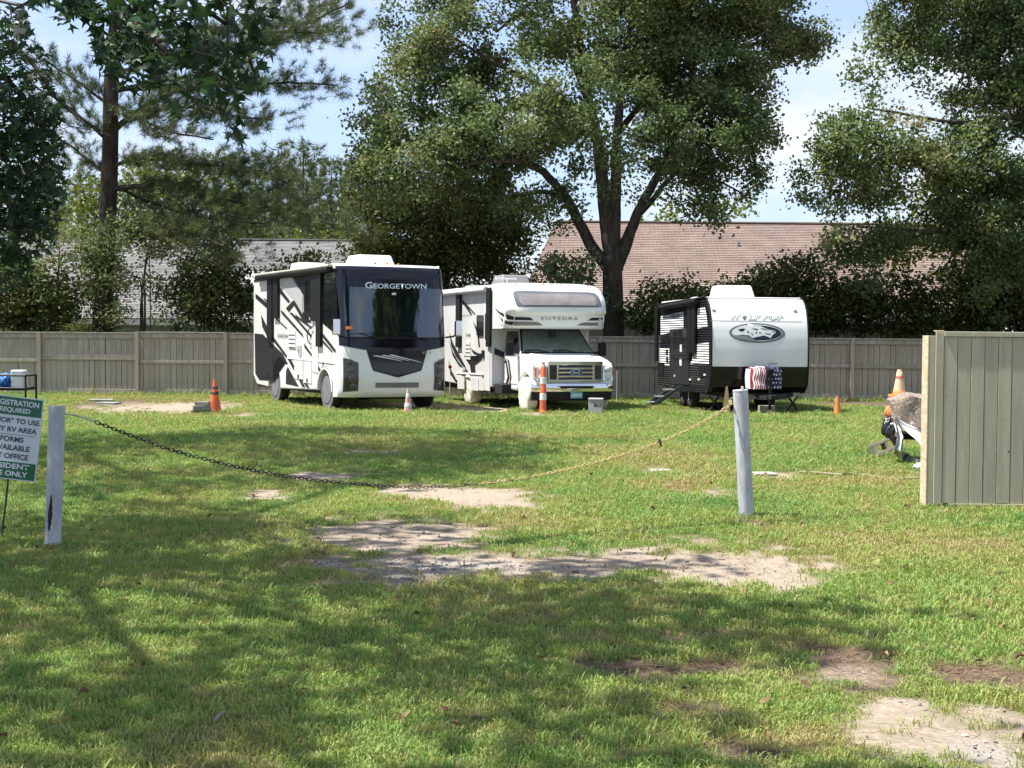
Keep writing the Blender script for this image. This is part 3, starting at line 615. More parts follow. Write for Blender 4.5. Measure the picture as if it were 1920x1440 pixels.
# body with wheel arches
wf, wr = 1.28, 5.55
prof = [(.55, .45)] + arc(wf, .44, .55, .45) + [(wr - .7, .38)] + arc(wr, .44, .56, .38) + [(L - .35, .42), (L, .66), (L, 3.42), (L - .06, 3.47), (.7, 3.47), (.55, 3.3)]
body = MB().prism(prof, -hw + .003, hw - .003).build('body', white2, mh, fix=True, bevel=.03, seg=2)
MB().box(-hw + .1, hw - .1, .4, L - .1, .36, .7).build('chassis', under, mh)
MB().box(-.55, .55, .3, 1.2, .28, .42).build('axle', under, mh)
for x in (-1.17, 1.17):
    wheel(mh, x, wf, .485, .27, -1 if x < 0 else 1, covergrey, disc=True); wheel(mh, x, wr, .485, .27, -1 if x < 0 else 1, covergrey, disc=True)
for s in (-1, 1):
    for yc in (wf,):
        A = arc(yc, .44, .575, .45, 14); B = arc(yc, .44, .535, .45, 14)
        MB().grid([[Vector((s * (hw + .025), a, b)) for a, b in A], [Vector((s * (hw + .035), a, b)) for a, b in B], [Vector((s * (hw - .12), a, b)) for a, b in B]]).build('arch_flare', white, mh, smooth=40)
# black mask round the windscreen, V grille
def cz(x): return 1.40 + .16 * (abs(x) / hw) ** 2.2
def vz(x): return 0.80 + .42 * 0 + .16 * abs(x) / .62 if abs(x) <= .62 else .96 + (abs(x) - .62) / .14 * .45
fpatch('front_mask', black, -hw * .995, hw * .995, cz, WZ0 + .001, .008, 48, 6)
fpatch('front_mask', black, -hw * .995, hw * .995, WZ1 - .001, 3.43, .008, 48, 10)
for s in (-1, 1): fpatch('front_mask', black, *sorted((s * (WX - .015), s * hw * .995)), WZ0, WZ1, .008, 6, 10)
fpatch('grille_panel', black, -.765, .765, lambda x: max(vz(x), .74), lambda x: cz(x) + .002, .0095, 40, 8)
def vin(x): return vz(x) + .05
fpatch('grille_mesh', M('grille_mesh_grey', (.05, .055, .06), rough=.5, var=.5, vscale=60), -.6, .6, lambda x: vz(x) + .05, lambda x: 1.16 - .03 * abs(x), .013, 24, 4)
fpatch('lower_vent', midgrey, -.55, .55, lambda x: .56, lambda x: .68, .012, 20, 3)
slash_m = M('silver_slash', (.62, .64, .64), rough=.35, var=.05)
for k, (xa_, xb_, za_, zb_) in enumerate(((-.62, .12, 1.315, 1.185), (-.42, .30, 1.325, 1.195), (-.22, .62, 1.335, 1.155))):
    fl = lambda x, xa_=xa_, xb_=xb_, za_=za_, zb_=zb_: za_ + (zb_ - za_) * (x - xa_) / (xb_ - xa_)
    fpatch('grille_slash', slash_m, xa_, xb_, lambda x, fl=fl, xa_=xa_, xb_=xb_: fl(x) - .004, lambda x, fl=fl, xa_=xa_, xb_=xb_: fl(x) + .002 + .026 * max(0., 1 - (x - xa_) / (xb_ - xa_)) ** .6 * min(1, (x - xa_) * 12), .017 + .001 * k, 20, 1)
glass = fpatch('windshield', wind, -WX, WX, WZ0, WZ1, .012, 32, 8, wrap=False)
fpatch('windshield_frame', satin, -WX, WX, WZ0 - .02, WZ0 + .015, .016, 32, 1)
# interior behind the glass: dash, curtains, seats
inner = M('cab_interior', (.05, .05, .052), rough=.9); curtain = M('cab_curtain', (.10, .115, .115), rough=.95, var=.25, vscale=4); dash = M('dash_cover', (.42, .47, .44), rough=.8)
MB().box(-1.15, 1.15, .42, .95, 1.55, 1.76).build('dashboard', dash, glass)
MB().box(-1.2, 1.2, 1.9, 1.95, 1.5, 3.0).build('partition', inner, glass)
for (a, b_) in ((-1.17, -.62), (-.22, .18), (.26, .42), (.5, .78), (1.0, 1.17)):
    P = [[Vector((a + (b_ - a) * i / 30, .62 + .03 * math.sin(i * 1.9) + .012 * math.sin(i * 4.3), z + (.1 * math.sin(i * 2.7) if z < 1.9 else 0))) for i in range(31)] for z in (1.86, 2.3, 2.95)]
    MB().grid(P).build('curtain', curtain, glass, smooth=60)
for s in (-1, 1):
    q = MB(); x0 = .15 if s > 0 else -.95
    a, b_ = fpt(x0 + .62, WZ0 - .06, .03), fpt(x0, WZ0 + .1, .035)
    q.tube([a, a.lerp(b_, .5) + Vector((0, -.02, 0)), b_], .010, 5); c_ = fpt(x0 - .25, WZ0 + .06, .03); d_ = fpt(x0 + .3, WZ0 + .10, .03); q.tube([c_, b_, d_], .009, 4)
    q.build('wiper', satin, mh)
def tf(z):
    o, d = fr.ray(z); yv = .15
    for _ in range(12): p = o + d * ((yv - o.y) / d.y); yv = fy(p.x, p.z)
    return p, (fpt(p.x, p.z, .1) - fpt(p.x, p.z, 0)).normalized()
silver = M('silver_lettering', (.66, .72, .74), rough=.3, metal=.3, var=.05)
letters('lettering', 'G', (950, 334), (1008, 335), (1008, 385), (950, 384), tf, silver, mh, off=.0165, bold=.012)
letters('lettering', 'EORGETOWN', (1016, 346), (1436, 350), (1436, 390), (1016, 386), tf, silver, mh, off=.0165, bold=.016)
letters('lettering', 'G3', (1405, 885), (1475, 887), (1475, 905), (1405, 903), tf, lightgrey, mh, off=.0115, bold=.01)
decal('inspection_sticker', [(800, 686), (850, 687), (850, 710), (800, 709)], tf, M('orange_sticker', (.75, .14, .03), rough=.6), mh, off=.02, cut=8)
decal('mirror_tag', [(1162, 420), (1195, 420), (1195, 437), (1162, 437)], tf, trim_w, mh, off=.016)
# headlights: a tall cluster of four round lamps each side
def headlight(s):
    hd = fpatch('headlight', lampdark, *sorted((s * .965, s * 1.285)), lambda x: .46 + .03 * (1.285 - abs(x)) / .32, lambda x: 1.27 - .12 * (1.285 - abs(x)) / .32, .014, 8, 10)
    for k, z in enumerate((1.15, .96, .77, .58)):
        x = s * (1.15 - .024 * k); p = fpt(x, z, .02); n = (fpt(x, z, .1) - fpt(x, z, 0)).normalized(); R = Matrix.Translation(p) @ n.to_track_quat('Z', 'Y').to_matrix().to_4x4()
        lm = MB().lathe([(.082, -.005), (.082, .012), (.07, .016), (.064, .004)], 20, R).build('lamp_ring', M('lamp_ring_grey', (.20, .20, .21), rough=.2, metal=.9), hd, smooth=40)
        MB().lathe([(.064, .0), (.05, .012), (.03, .02), (0, .024)], 16, R).build('lamp', M('lamp_glass_dark', (.05, .052, .055), rough=.08, var=.3), hd, smooth=60)
    return hd
headlight(-1); headlight(1)
# roof gear
ac_unit(mh, -.05, 1.25, 3.475, 1.0, 1.0, .30, beige_ac); ac_unit(mh, -.35, 5.2, 3.475, .9, .9, .28, beige_ac)
for x in (-.35, -.05, .25): MB().lathe([(.035, 0), (.03, .03), (0, .045)], 10, Matrix.Translation((x, .62, 3.5))).build('marker_light', amber, mh, smooth=50)
for x in (-1.05, 1.05): MB().lathe([(.035, 0), (.03, .03), (0, .045)], 10, Matrix.Translation((x, .78, 3.47))).build('marker_light', amber, mh, smooth=50)
# mirrors on arms
def mirror(s, z):
    m_ = MB().box(-.085, .085, -.07, .07, -.19, .19).build('mirror', chrome, mh, bevel=.035, seg=3); m_.location = (s * (hw + .19), -.05, z)
    MB().tube([(0, .02, -.14), (-s * .1, .12, -.2), (-s * .21, .3, -.22)], .022, 6).build('mirror_arm', satin, m_)
    MB().box(-.07, .07, .065, .075, -.17, .17).build('mirror_glass', tint_g, m_)
mirror(-1, 1.98); mirror(1, 1.98)
# side: graphics traced on the wall plane
ts = fr.side(-hw)
def gs(poly, m=charcoal, off=.004, nm='stripe', **k): return decal(nm, poly, ts, m, mh, off=off, **k)
gs([(74, 742), (140, 748), (190, 800), (300, 905), (340, 985), (318, 985), (298, 942), (268, 928), (242, 948), (226, 1000), (222, 1118), (112, 1112), (80, 1060)], nm='skirt_graphic')
gs([(338, 1005), (425, 1165), (322, 1142), (324, 1040)], nm='skirt_graphic')
for i, p in enumerate([[(82, 425), (190, 512), (190, 560), (82, 462)], [(125, 590), (190, 720), (190, 800), (135, 690)], [(142, 455), (190, 490), (190, 515), (150, 470)], [(277, 378), (356, 486), (342, 500), (277, 424)],
          [(323, 543), (380, 480), (396, 490), (470, 615), (530, 655), (466, 657), (388, 520), (345, 572)], [(280, 555), (302, 570), (455, 745), (462, 775), (290, 585)], [(350, 575), (375, 578), (530, 758), (546, 782), (522, 772)],
          [(222, 768), (240, 790), (345, 935), (330, 940), (222, 800)], [(338, 945), (362, 945), (478, 1168), (455, 1166)], [(372, 985), (396, 1000), (512, 1172), (488, 1170)], [(532, 915), (600, 1030), (600, 1058), (532, 948)],
          [(617, 740), (720, 872), (716, 898), (617, 772)], [(617, 792), (700, 888), (688, 888), (617, 816)], [(400, 590), (530, 690), (530, 706), (400, 612)], [(248, 620), (335, 700), (330, 706), (248, 632)], [(470, 820), (530, 905), (530, 925), (470, 850)]]):
    gs(p, off=.004 + .0004 * i)
gs([(374, 292), (528, 258), (528, 612), (468, 612), (465, 440)], satin, off=.0125, nm='graphic_and_awning_shade')  # dark graphic, with part of the awning's shadow painted in
gs([(480, 330), (524, 322), (524, 560), (480, 560)], tint_g, off=.024, nm='window', thick=True)
gs([(245, 312), (366, 292), (458, 440), (458, 590), (398, 488)], lightgrey, off=.011, nm='stripe')  # greyer light on the white wall, put in as a grey panel
gs([(632, 268), (712, 240), (728, 420), (632, 428)], tint_g, off=.018, nm='cab_window', thick=True); gs([(634, 436), (728, 428), (735, 700), (690, 706), (634, 640)], tint_g, off=.018, nm='cab_window', thick=True)
gs([(618, 252), (720, 222), (745, 705), (690, 720), (618, 660)], black, off=.0135, nm='cab_window_mask')
ttl = letters('lettering', 'GEORGETOWN', (258, 745), (344, 752), (344, 778), (258, 772), ts, charcoal, mh, off=.013, bold=.01)
vt = gs([(347, 716), (402, 716), (402, 862), (347, 858)], white, off=.018, nm='fridge_vent', thick=True)
for k in range(4): decal('louvre', [(350, 750 + 33 * k), (399, 752 + 33 * k), (399, 758 + 33 * k), (350, 756 + 33 * k)], ts, charcoal, vt, off=.026, thick=True)
for a, b_, c_, d_ in ((392, 955, 460, 1108), (464, 962, 528, 1140), (150, 905, 222, 1095), (605, 985, 640, 1010)):
    dd = gs([(a, b_), (c_, b_ + 6), (c_, d_), (a, d_ - 8)], white2 if a > 300 else charcoal, off=.012, nm='compartment_door', thick=True)
    decal('latch', [(a + (c_ - a) * .4, d_ - 40), (a + (c_ - a) * .55, d_ - 38), (a + (c_ - a) * .55, d_ - 10), (a + (c_ - a) * .4, d_ - 12)], ts, satin, dd, off=.02, thick=True)
gs([(335, 925), (715, 968), (715, 984), (335, 940)], trim_w, off=.014, nm='belt_moulding', thick=True)
gs([(416, 838), (445, 838), (445, 925), (432, 930), (432, 868), (416, 866)], lightgrey, off=.02, nm='outside_shower_hatch', thick=True)
dr = gs([(532, 560), (580, 556), (580, 1060), (532, 1040)], white2, off=.0115, nm='entry_door', thick=True)
hh = [ts(q)[0] + Vector((-.06, 0, 0)) for q in ((544, 690), (520, 715), (508, 760), (515, 800), (530, 826))]; MB().tube([hh[0] + Vector((.06, 0, 0))] + hh + [hh[-1] + Vector((.06, 0, 0))], .014, 6).build('grab_handle', satin, dr)
# awning with its arms
to = fr.side(-hw - .1); a, b_ = to((80, 318))[0], to((612, 232))[0]; z_a = 3.36
aw = MB().tube([(-hw - .085, a.y * .985, z_a), (-hw - .085, .78, z_a)], .075, 10).build('awning', satin, mh, smooth=40)
MB().box(-hw - .13, -hw - .01, .76, min(a.y, L - .1), z_a + .06, z_a + .115).build('awning_case', M('awning_case_beige', (.50, .47, .40), rough=.6, var=.2), aw, bevel=.015)
for za, zb in (((190, 310), (226, 812)), ((236, 320), (274, 622)), ((580, 250), (614, 848)), ((536, 255), (579, 642))):
    p0, p1 = ts(za)[0], ts(zb)[0]
    MB().box(-hw - .07, -hw - .016, min(p0.y, p1.y), max(p0.y, p1.y), p1.z, z_a - .02).build('awning_arm', satin, aw, bevel=.006)
MB().box(-hw - .012, -hw + .02, .75, L - .05, 3.28, 3.33).build('drip_rail', satin, mh)

# ------------------------------------------------------------------ white cab-over motorhome
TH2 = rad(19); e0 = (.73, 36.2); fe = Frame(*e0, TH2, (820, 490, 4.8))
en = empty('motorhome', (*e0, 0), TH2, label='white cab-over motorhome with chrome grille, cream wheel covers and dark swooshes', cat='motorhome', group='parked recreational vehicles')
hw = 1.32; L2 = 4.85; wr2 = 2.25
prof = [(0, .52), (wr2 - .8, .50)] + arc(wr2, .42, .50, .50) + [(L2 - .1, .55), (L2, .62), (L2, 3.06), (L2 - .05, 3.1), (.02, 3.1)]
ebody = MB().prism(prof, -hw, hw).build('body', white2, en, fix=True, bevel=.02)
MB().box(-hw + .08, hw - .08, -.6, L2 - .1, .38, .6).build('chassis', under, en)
np_ = [(0, 1.99), (-.6, 1.99), (-1.04, 1.99), (-1.18, 2.0), (-1.25, 2.05), (-1.29, 2.2), (-1.31, 2.33), (-1.40, 2.36), (-1.45, 2.40), (-1.455, 2.48), (-1.42, 2.58), (-1.36, 2.68), (-1.26, 2.79), (-1.12, 2.91), (-.95, 3.01), (-.75, 3.085), (-.5, 3.13), (-.25, 3.15), (.06, 3.155)]
us = [-math.sin(math.pi / 2 * (1 - 2 * i / 32)) for i in range(33)]
def nose(u, y, z): return Vector((hw * 1.003 * u, y + (.30 * abs(u) ** 7 + .05 * u * u) * max(0, -y / 1.45), z - .05 * abs(u) ** 6 * (1 if z > 2.9 else 0)))
P = [[Vector((nose(-1, y, z).x, .04, z if z < 3 else z - .05))] + [nose(u, y, z) for u in us] + [Vector((nose(1, y, z).x, .04, z if z < 3 else z - .05))] for y, z in np_]
nose_o = MB().grid(P, flip=True).build('cabover', white, en, smooth=38)
nb_ = bvh_of(nose_o); tn = fe.surf(nb_, fe.front(-1.3))
cwin = decal('cabover_window_frame', [(678, 290), (690, 274), (720, 266), (1370, 280), (1420, 290), (1450, 320), (1478, 395), (1472, 415), (740, 410), (715, 398), (695, 350)], tn, M('cabover_frame', (.10, .11, .12), rough=.15, coat=.5), en, off=.01, cut=60)
decal('cabover_window', [(722, 305), (740, 292), (1350, 303), (1395, 313), (1420, 335), (1434, 385), (1420, 400), (770, 396), (745, 372)], tn, M('cabover_glass', (.20, .185, .18), rough=.08, spec=.8, var=.3, vscale=1.5), cwin, off=.018, cut=60)
for p, m_ in (([(700, 500), (835, 505), (868, 532), (694, 528)], charcoal), ([(690, 540), (905, 545), (955, 578), (684, 578)], M('graphic_silver', (.20, .19, .20), rough=.3, metal=.3)), ([(1395, 507), (1490, 507), (1488, 533), (1345, 533)], charcoal), ([(1310, 550), (1486, 550), (1484, 580), (1250, 578)], MATS['graphic_silver'])):
    decal('stripe', p, tn, m_, en, off=.006, cut=50)
for p in ([(515, 410), (560, 455), (620, 495), (690, 500), (688, 527), (630, 522), (570, 480), (540, 450)], [(545, 470), (580, 515), (640, 540), (690, 543), (676, 576), (625, 566), (585, 540)]):
    decal('stripe', p, tn, charcoal, en, off=.006, cut=40)
letters('lettering', 'ENTEGRA', (935, 500), (1268, 502), (1268, 530), (935, 528), tn, midgrey, en, off=.009, bold=.004, spacing=1.25)
# cab
hc = 1.0; wfe = -1.62
prof = [(-2.36, .60), (wfe - .52, .56)] + arc(wfe, .40, .49, .56) + [(-1.0, .46), (-.0, .46), (-.0, 1.40), (-1.28, 1.36), (-1.6, 1.33), (-2.05, 1.25), (-2.3, 1.17), (-2.36, 1.08)]
cab = MB().prism(prof, -hc, hc).build('cab', white, en, fix=True, bevel=.055, seg=3)
MB().hexa([(-.70, -2.28, 1.17), (.70, -2.28, 1.17), (.84, -1.3, 1.345), (-.84, -1.3, 1.345)], [(-.62, -2.26, 1.225), (.62, -2.26, 1.225), (.76, -1.3, 1.395), (-.76, -1.3, 1.395)]).build('hood', white, en, bevel=.03, seg=3)
gh = MB().hexa([(-.97, -1.24, 1.36), (.97, -1.24, 1.36), (.99, 0, 1.36), (-.99, 0, 1.36)], [(-.80, -.60, 1.995), (.80, -.60, 1.995), (.92, 0, 1.995), (-.92, 0, 1.995)]).build('cab_pillars', white, en, bevel=.03)
tw = lambda x, s_, off=0.: Vector((x, -1.24 + .64 * s_, 1.36 + .635 * s_)) + Vector((0, -.704, .709)) * off
def wq(name, mat, xb, xt, s0, s1, off, parent=en):
    return MB().add([tw(-xb, s0, off), tw(xb, s0, off), tw(xt, s1, off), tw(-xt, s1, off)], [(0, 1, 2, 3)]).build(name, mat, parent)
wq('windshield_seal', satin, .965, .80, .03, .97, .006)
shade = M('silver_sunshade', (.36, .42, .37), rough=.42, metal=.25, var=.25, vscale=3, bump=.6, bscale=5)
wg = wq('windshield', glassmat('cab_glass', (.55, .62, .58), mixmin=.10), .915, .765, .075, .925, .03)
P = [[tw((-.90 + 1.8 * i / 24) * (1 - .17 * j / 3), .08 + .80 * j / 3, .010 + .010 * ((i % 2))) for i in range(25)] for j in range(4)]
MB().grid(P).build('sunshade', shade, wg)
for x0 in (-.62, .12): MB().tube([tw(x0 + .45, .02, .035), tw(x0 + .1, .13, .045), tw(x0 - .25, .11, .045)], .011, 5).build('wiper', satin, en)
MB().box(-.08, .08, -.86, -.80, 1.83, 1.92).build('rear_view_mirror', satin, wg)
cb_ = bvh_of(cab, gh, ebody); tcab = fe.surf(cb_, fe.side(-hc))
sw = fe.side(-.985)
q = MB().add([(-.975, -1.12, 1.41), (-.985, -.1, 1.41), (-.93, -.1, 1.93), (-.86, -.72, 1.93)], [(0, 1, 2, 3)]); q.v = [(a - .018, b_, c_) for a, b_, c_ in q.v]; q.build('door_window', tint_g, en)
for s in (-1, 1):
    mm = MB().box(-.10, .10, -.06, .06, -.17, .17).build('mirror', satin, en, bevel=.03, seg=2); mm.location = (s * 1.22, -1.12, 1.5)
    MB().tube([(-s * .05, 0, -.08), (-s * .24, .06, -.1)], .025, 6).build('mirror_arm', satin, mm)
    q = MB().box(s * hc - .012, s * hc + .012, -1.08, -.06, .62, 1.37).build('cab_door', white, en, bevel=.01); MB().box(s * (hc + .013) - .012, s * (hc + .013) + .012, -.28, -.12, 1.14, 1.19).build('handle', satin, q, bevel=.006)
# cab step and running-board graphics
for p in ([(610, 870), (622, 880), (650, 1040), (640, 1085), (612, 1112), (632, 1040)], [(632, 880), (646, 890), (668, 1040), (655, 1110), (645, 1112), (655, 1040)]): decal('stripe', p, fe.side(-hc - .014), charcoal, en, off=.004)
decal('stripe', [(512, 778), (604, 818), (607, 872), (512, 838)], fe.front(-.001), M('navy_stripe', (.015, .017, .03), rough=.3), en, off=.006)
# grille, lamps, bumper
gr = MB().box(-.70, .70, -2.40, -2.34, .72, 1.215).build('grille', M('grille_dark', (.02, .022, .03), rough=.4), en, bevel=.02)
gm_ = MB(); 
for z0, z1 in ((1.12, 1.215), (.725, .775)): gm_.box(-.70, .70, -2.425, -2.38, z0, z1)
for x in (-.685, -.46, .46, .685): gm_.box(x - .022, x + .022, -2.424, -2.38, .776, 1.119)
gm_.build('grille_surround', chrome, gr, bevel=.008)
for z in (.85, .945, 1.04): MB().box(-.437, .437, -2.436, -2.40, z - .022, z + .022).build('grille_bar', chrome, gr, bevel=.006)
R = Matrix.Translation((0, -2.437, .945)) @ Matrix.Rotation(rad(90), 4, 'X') @ Matrix.Diagonal((1.0, .43, 1, 1))
ov = MB().lathe([(.16, -.004), (.16, .012), (.148, .018), (.146, .012)], 32, R).build('oval_badge_rim', chrome, gr, smooth=40)
bd = MB().lathe([(.147, .0), (.147, .013), (0, .014)], 32, R).build('oval_badge', M('badge_blue', (.012, .03, .12), rough=.2), gr)
me, uv = textmesh('Ford', bold=.008, shear=.25)
for v_, (a, b_) in zip(me.vertices, uv): v_.co = (-.095 + .19 * a, -2.4525, .915 + .062 * b_)
link('lettering', me, silver, gr)
for s in (-1, 1):
    hd = MB().hexa([(s * .72, -2.40, .74), (s * 1.0, -2.36, .74), (s * 1.0, -2.2, .74), (s * .72, -2.2, .74)], [(s * .72, -2.38, 1.12), (s * 1.0, -2.33, 1.10), (s * 1.0, -2.2, 1.10), (s * .72, -2.2, 1.12)]).build('headlight', M('headlight_reflector', (.55, .56, .58), rough=.12, metal=.8, var=.4, vscale=14), en, fix=True, bevel=.012)
    for z in (.83, 1.02): MB().lathe([(.075, -.01), (.075, .015), (.05, .03), (0, .036)], 18, Matrix.Translation((s * .85, -2.385, z)) @ Matrix.Rotation(rad(90), 4, 'X')).build('lamp', lens, hd, smooth=60)
    MB().box(s * .985 - .02, s * .985 + .02, -2.352, -2.3, .78, 1.06).build('indicator', amber, hd, bevel=.01)
xb = [-1.06 + 2.12 * i / 24 for i in range(25)]
def by(x): return -2.50 + .16 * (abs(x) / 1.06) ** 3 + .12 * (abs(x) / 1.06) ** 12
bpf = [(.14, .47), (.03, .475), (0, .50), (-.012, .58), (0, .66), (.03, .69), (.16, .695)]
bump_o = MB().grid([[Vector((x, by(x) + a, z)) for x in xb] for a, z in bpf]).build('bumper', chrome, en, smooth=50)
MB().box(-.42, .42, -2.53, -2.45, .565, .63).build('bumper_step_pad', satin, bump_o, bevel=.02)
MB().grid([[Vector((x * .98, by(x) + a, z)) for x in xb] for a, z in ((.22, .27), (.06, .30), (.035, .40), (.05, .48))]).build('valance', satin, en, smooth=50)
pl = MB().box(-.155, .155, -2.50, -2.47, .33, .485).build('licence_plate', M('plate_teal', (.12, .33, .40), rough=.4, var=.25, vscale=9), en, bevel=.006)
MB().box(-.13, .13, -2.504, -2.5005, .375, .445).build('plate_panel', M('plate_pale', (.45, .60, .62), rough=.4, var=.4, vscale=30), pl)
for s in (-1, 1):
    wheel(en, s * .90, wfe, .40, .24, s, covercream, sag=1); wheel(en, s * 1.08, wr2, .40, .30, s, covercream, sag=1)
# roof gear
ac_unit(en, -.1, 1.6, 3.1, .85, .95, .34, M('grey_ac_shroud', (.20, .20, .20), rough=.5, var=.15))
ant = MB(); ant.tube([(-.55, 1.1, 3.1), (-.55, 1.1, 3.3)], .02, 6); ant.box(-.85, -.3, 1.05, 1.15, 3.29, 3.33); ant.build('antenna', trim_w, en)
MB().box(-.9, -.5, 3.2, 3.7, 3.1, 3.2).build('roof_vent', lightgrey, en, bevel=.03)
for u in (-.72, -.18, .0, .18, .72): p = nose(u, -.75, 3.085); MB().lathe([(.03, 0), (.026, .025), (0, .04)], 8, Matrix.Translation((p.x, p.y, p.z - .005))).build('marker_light', amber, en, smooth=50)
te = fe.side(-hw)
def ge(poly, m=charcoal, off=.004, nm='stripe', **k): return decal(nm, poly, te, m, en, off=off, **k)
for i, p in enumerate([[(226, 345), (262, 392), (312, 470), (306, 490), (262, 425), (226, 372)], [(226, 345), (280, 400), (345, 475), (335, 480), (280, 420)], [(320, 535), (350, 585), (375, 660), (385, 770), (372, 775), (365, 690), (345, 610)],
          [(112, 640), (140, 730), (200, 840), (250, 935), (262, 968), (225, 935), (165, 850), (125, 760)], [(105, 700), (135, 800), (190, 900), (240, 960), (200, 945), (140, 850)], [(104, 890), (130, 985), (170, 1060), (222, 1110), (165, 1085), (115, 1010)],
          [(300, 775), (325, 800), (365, 825), (410, 832), (410, 850), (360, 848), (322, 825)], [(240, 850), (290, 895), (350, 905), (410, 850), (405, 885), (350, 930), (290, 930)], [(292, 905), (342, 932), (345, 1005), (305, 1008)],
          [(448, 785), (462, 900), (440, 1010), (395, 1110), (330, 1075), (385, 1080), (425, 1010), (438, 900)], [(345, 1080), (395, 1078), (385, 1105)]]):
    ge(p, off=.004 + .0005 * i)
ge([(226, 480), (330, 478), (300, 490), (226, 500)], lightgrey, off=.0032)
edr = ge([(424, 452), (476, 446), (476, 1168), (424, 1158)], white2, off=.016, nm='entry_door', thick=True); decal('door_window', [(434, 470), (464, 466), (464, 705), (434, 700)], te, tint_g, edr, off=.022, thick=True)
decal('handle', [(412, 800), (432, 800), (432, 870), (412, 868)], te, satin, edr, off=.045, thick=True)
ge([(362, 492), (372, 484), (415, 484), (424, 494), (424, 664), (414, 672), (372, 672), (362, 662)], tint_g, off=.03, nm='window', thick=True)
lv_ = ge([(258, 722), (302, 722), (302, 885), (258, 880)], white, off=.02, nm='fridge_vent', thick=True)
for k in range(4): decal('louvre', [(262, 748 + 34 * k), (299, 749 + 34 * k), (299, 757 + 34 * k), (262, 756 + 34 * k)], te, midgrey, lv_, off=.027, thick=True)
letters('lettering', 'ESTEEM', (262, 652), (300, 653), (300, 676), (262, 675), te, charcoal, en, off=.012, bold=.01)
ge([(178, 995), (420, 1010), (420, 1024), (178, 1010)], trim_w, off=.018, nm='belt_moulding', thick=True)
for a, b_, c_, d_ in ((185, 1030, 245, 1150), (310, 1045, 372, 1165), (376, 1048, 420, 1165)): ge([(a, b_), (c_, b_ + 4), (c_, d_), (a, d_ - 6)], white2, off=.012, nm='compartment_door', thick=True)
ao, bo_ = te((105, 300))[0], te((470, 250))[0]
aw = MB().tube([(-hw - .08, L2 - .15, 2.99), (-hw - .08, .25, 2.99)], .075, 10).build('awning', trim_w, en, smooth=40)
for (za, zb) in (((188, 310), (221, 775)), ((462, 262), (494, 770))):
    p0, p1 = te(za)[0], te(zb)[0]; MB().box(-hw - .075, -hw - .028, min(p0.y, p1.y), max(p0.y, p1.y), p1.z, 3.02).build('awning_arm', satin, aw, bevel=.006)

# ------------------------------------------------------------------ travel trailer
TH3 = rad(6.7); w0 = (5.96, 34.15); fw = Frame(*w0, TH3, (1200, 510, 5.142))
tr = empty('travel_trailer', (*w0, 0), TH3, label='small white travel trailer with a rounded front, dark ribbed sides and an oval wolf-head emblem', cat='trailer', group='parked recreational vehicles')
hw = 1.195; L3 = 5.5
fp = [(.55, .47), (.28, .50), (.12, .62), (.04, .80), (.01, 1.0), (0, 1.2), (0, 1.55), (.015, 1.8), (.05, 2.05), (.11, 2.28), (.20, 2.48), (.31, 2.62), (.46, 2.73), (.66, 2.795), (.9, 2.81)]
def rib_mat(name, col):
    m = bpy.data.materials.new(name); m.use_nodes = True; nt = m.node_tree; b = nt.nodes['Principled BSDF']; b.inputs['Roughness'].default_value = .45; b.inputs['Specular IOR Level'].default_value = .2
    tc_ = node(nt, 'ShaderNodeTexCoord'); wv = node(nt, 'ShaderNodeTexWave', bands_direction='Z'); wv.inputs['Scale'].default_value = 5.2; nt.links.new(tc_.outputs['Object'], wv.inputs[0])
    bp_ = node(nt, 'ShaderNodeBump'); bp_.inputs['Strength'].default_value = .9; bp_.inputs['Distance'].default_value = .03; nt.links.new(wv.outputs['Fac'], bp_.inputs['Height']); nt.links.new(bp_.outputs[0], b.inputs['Normal'])
    cr_ = node(nt, 'ShaderNodeValToRGB'); cr_.color_ramp.elements[0].color = (*[c * .35 for c in col], 1); cr_.color_ramp.elements[1].color = (*col, 1); cr_.color_ramp.elements[1].position = .22
    nt.links.new(wv.outputs['Fac'], cr_.inputs[0]); nt.links.new(cr_.outputs[0], b.inputs['Base Color']); MATS[name] = m; return m
rib_w, rib_b, rib_g = rib_mat('ribbed_white', (.70, .71, .71)), rib_mat('ribbed_black', (.008, .0085, .014)), rib_mat('ribbed_charcoal', (.025, .024, .025))
tbody = MB().prism([(y + .01, z) for y, z in fp[::-1]] + [(L3 * .5, .40)] + [(L3, .46), (L3, 2.7), (L3 - .1, 2.76)], -hw, hw).build('body', rib_b, tr, fix=True)
sp = []                                     # dense smooth profile
for i in range(len(fp) - 1):
    for k in range(3): t_ = k / 3; sp.append((fp[i][0] * (1 - t_) + fp[i + 1][0] * t_, fp[i][1] * (1 - t_) + fp[i + 1][1] * t_))
sp.append(fp[-1]); xs3 = [-hw + .012 + (2 * hw - .024) * i / 16 for i in range(17)]
def tface(name, mat, z0, z1, off, yr=None):
    ps = [(float(np.interp(z, [p[1] for p in fp], [p[0] for p in fp])), z) for z in np.linspace(z0, z1, 26)]
    return MB().grid([[Vector((x, y - off - .03 * (1 - (x / hw) ** 2), z)) for x in xs3] for y, z in ps]).build(name, mat, tr, smooth=60)
SPL = 1.115
lower = tface('lower_front', black, .475, SPL, .006); upper = tface('front_cap', white, SPL + .002, 2.808, .012)
MB().box(-hw, hw, .62, L3, 2.73, 2.80).build('roof', trim_w, tr, bevel=.02)
for s in (-1, 1):
    MB().tube([(s * (hw + .002), y - .006, z) for y, z in sp], .024, 6).build('edge_moulding', satin, tr, smooth=60)
    MB().tube([(s * (hw + .002), .8, 2.79), (s * (hw + .002), L3, 2.735)], .03, 6).build('edge_moulding', satin, tr)
tfz = bvh_of(upper, lower); tt = fw.surf(tfz, fw.front(.02))
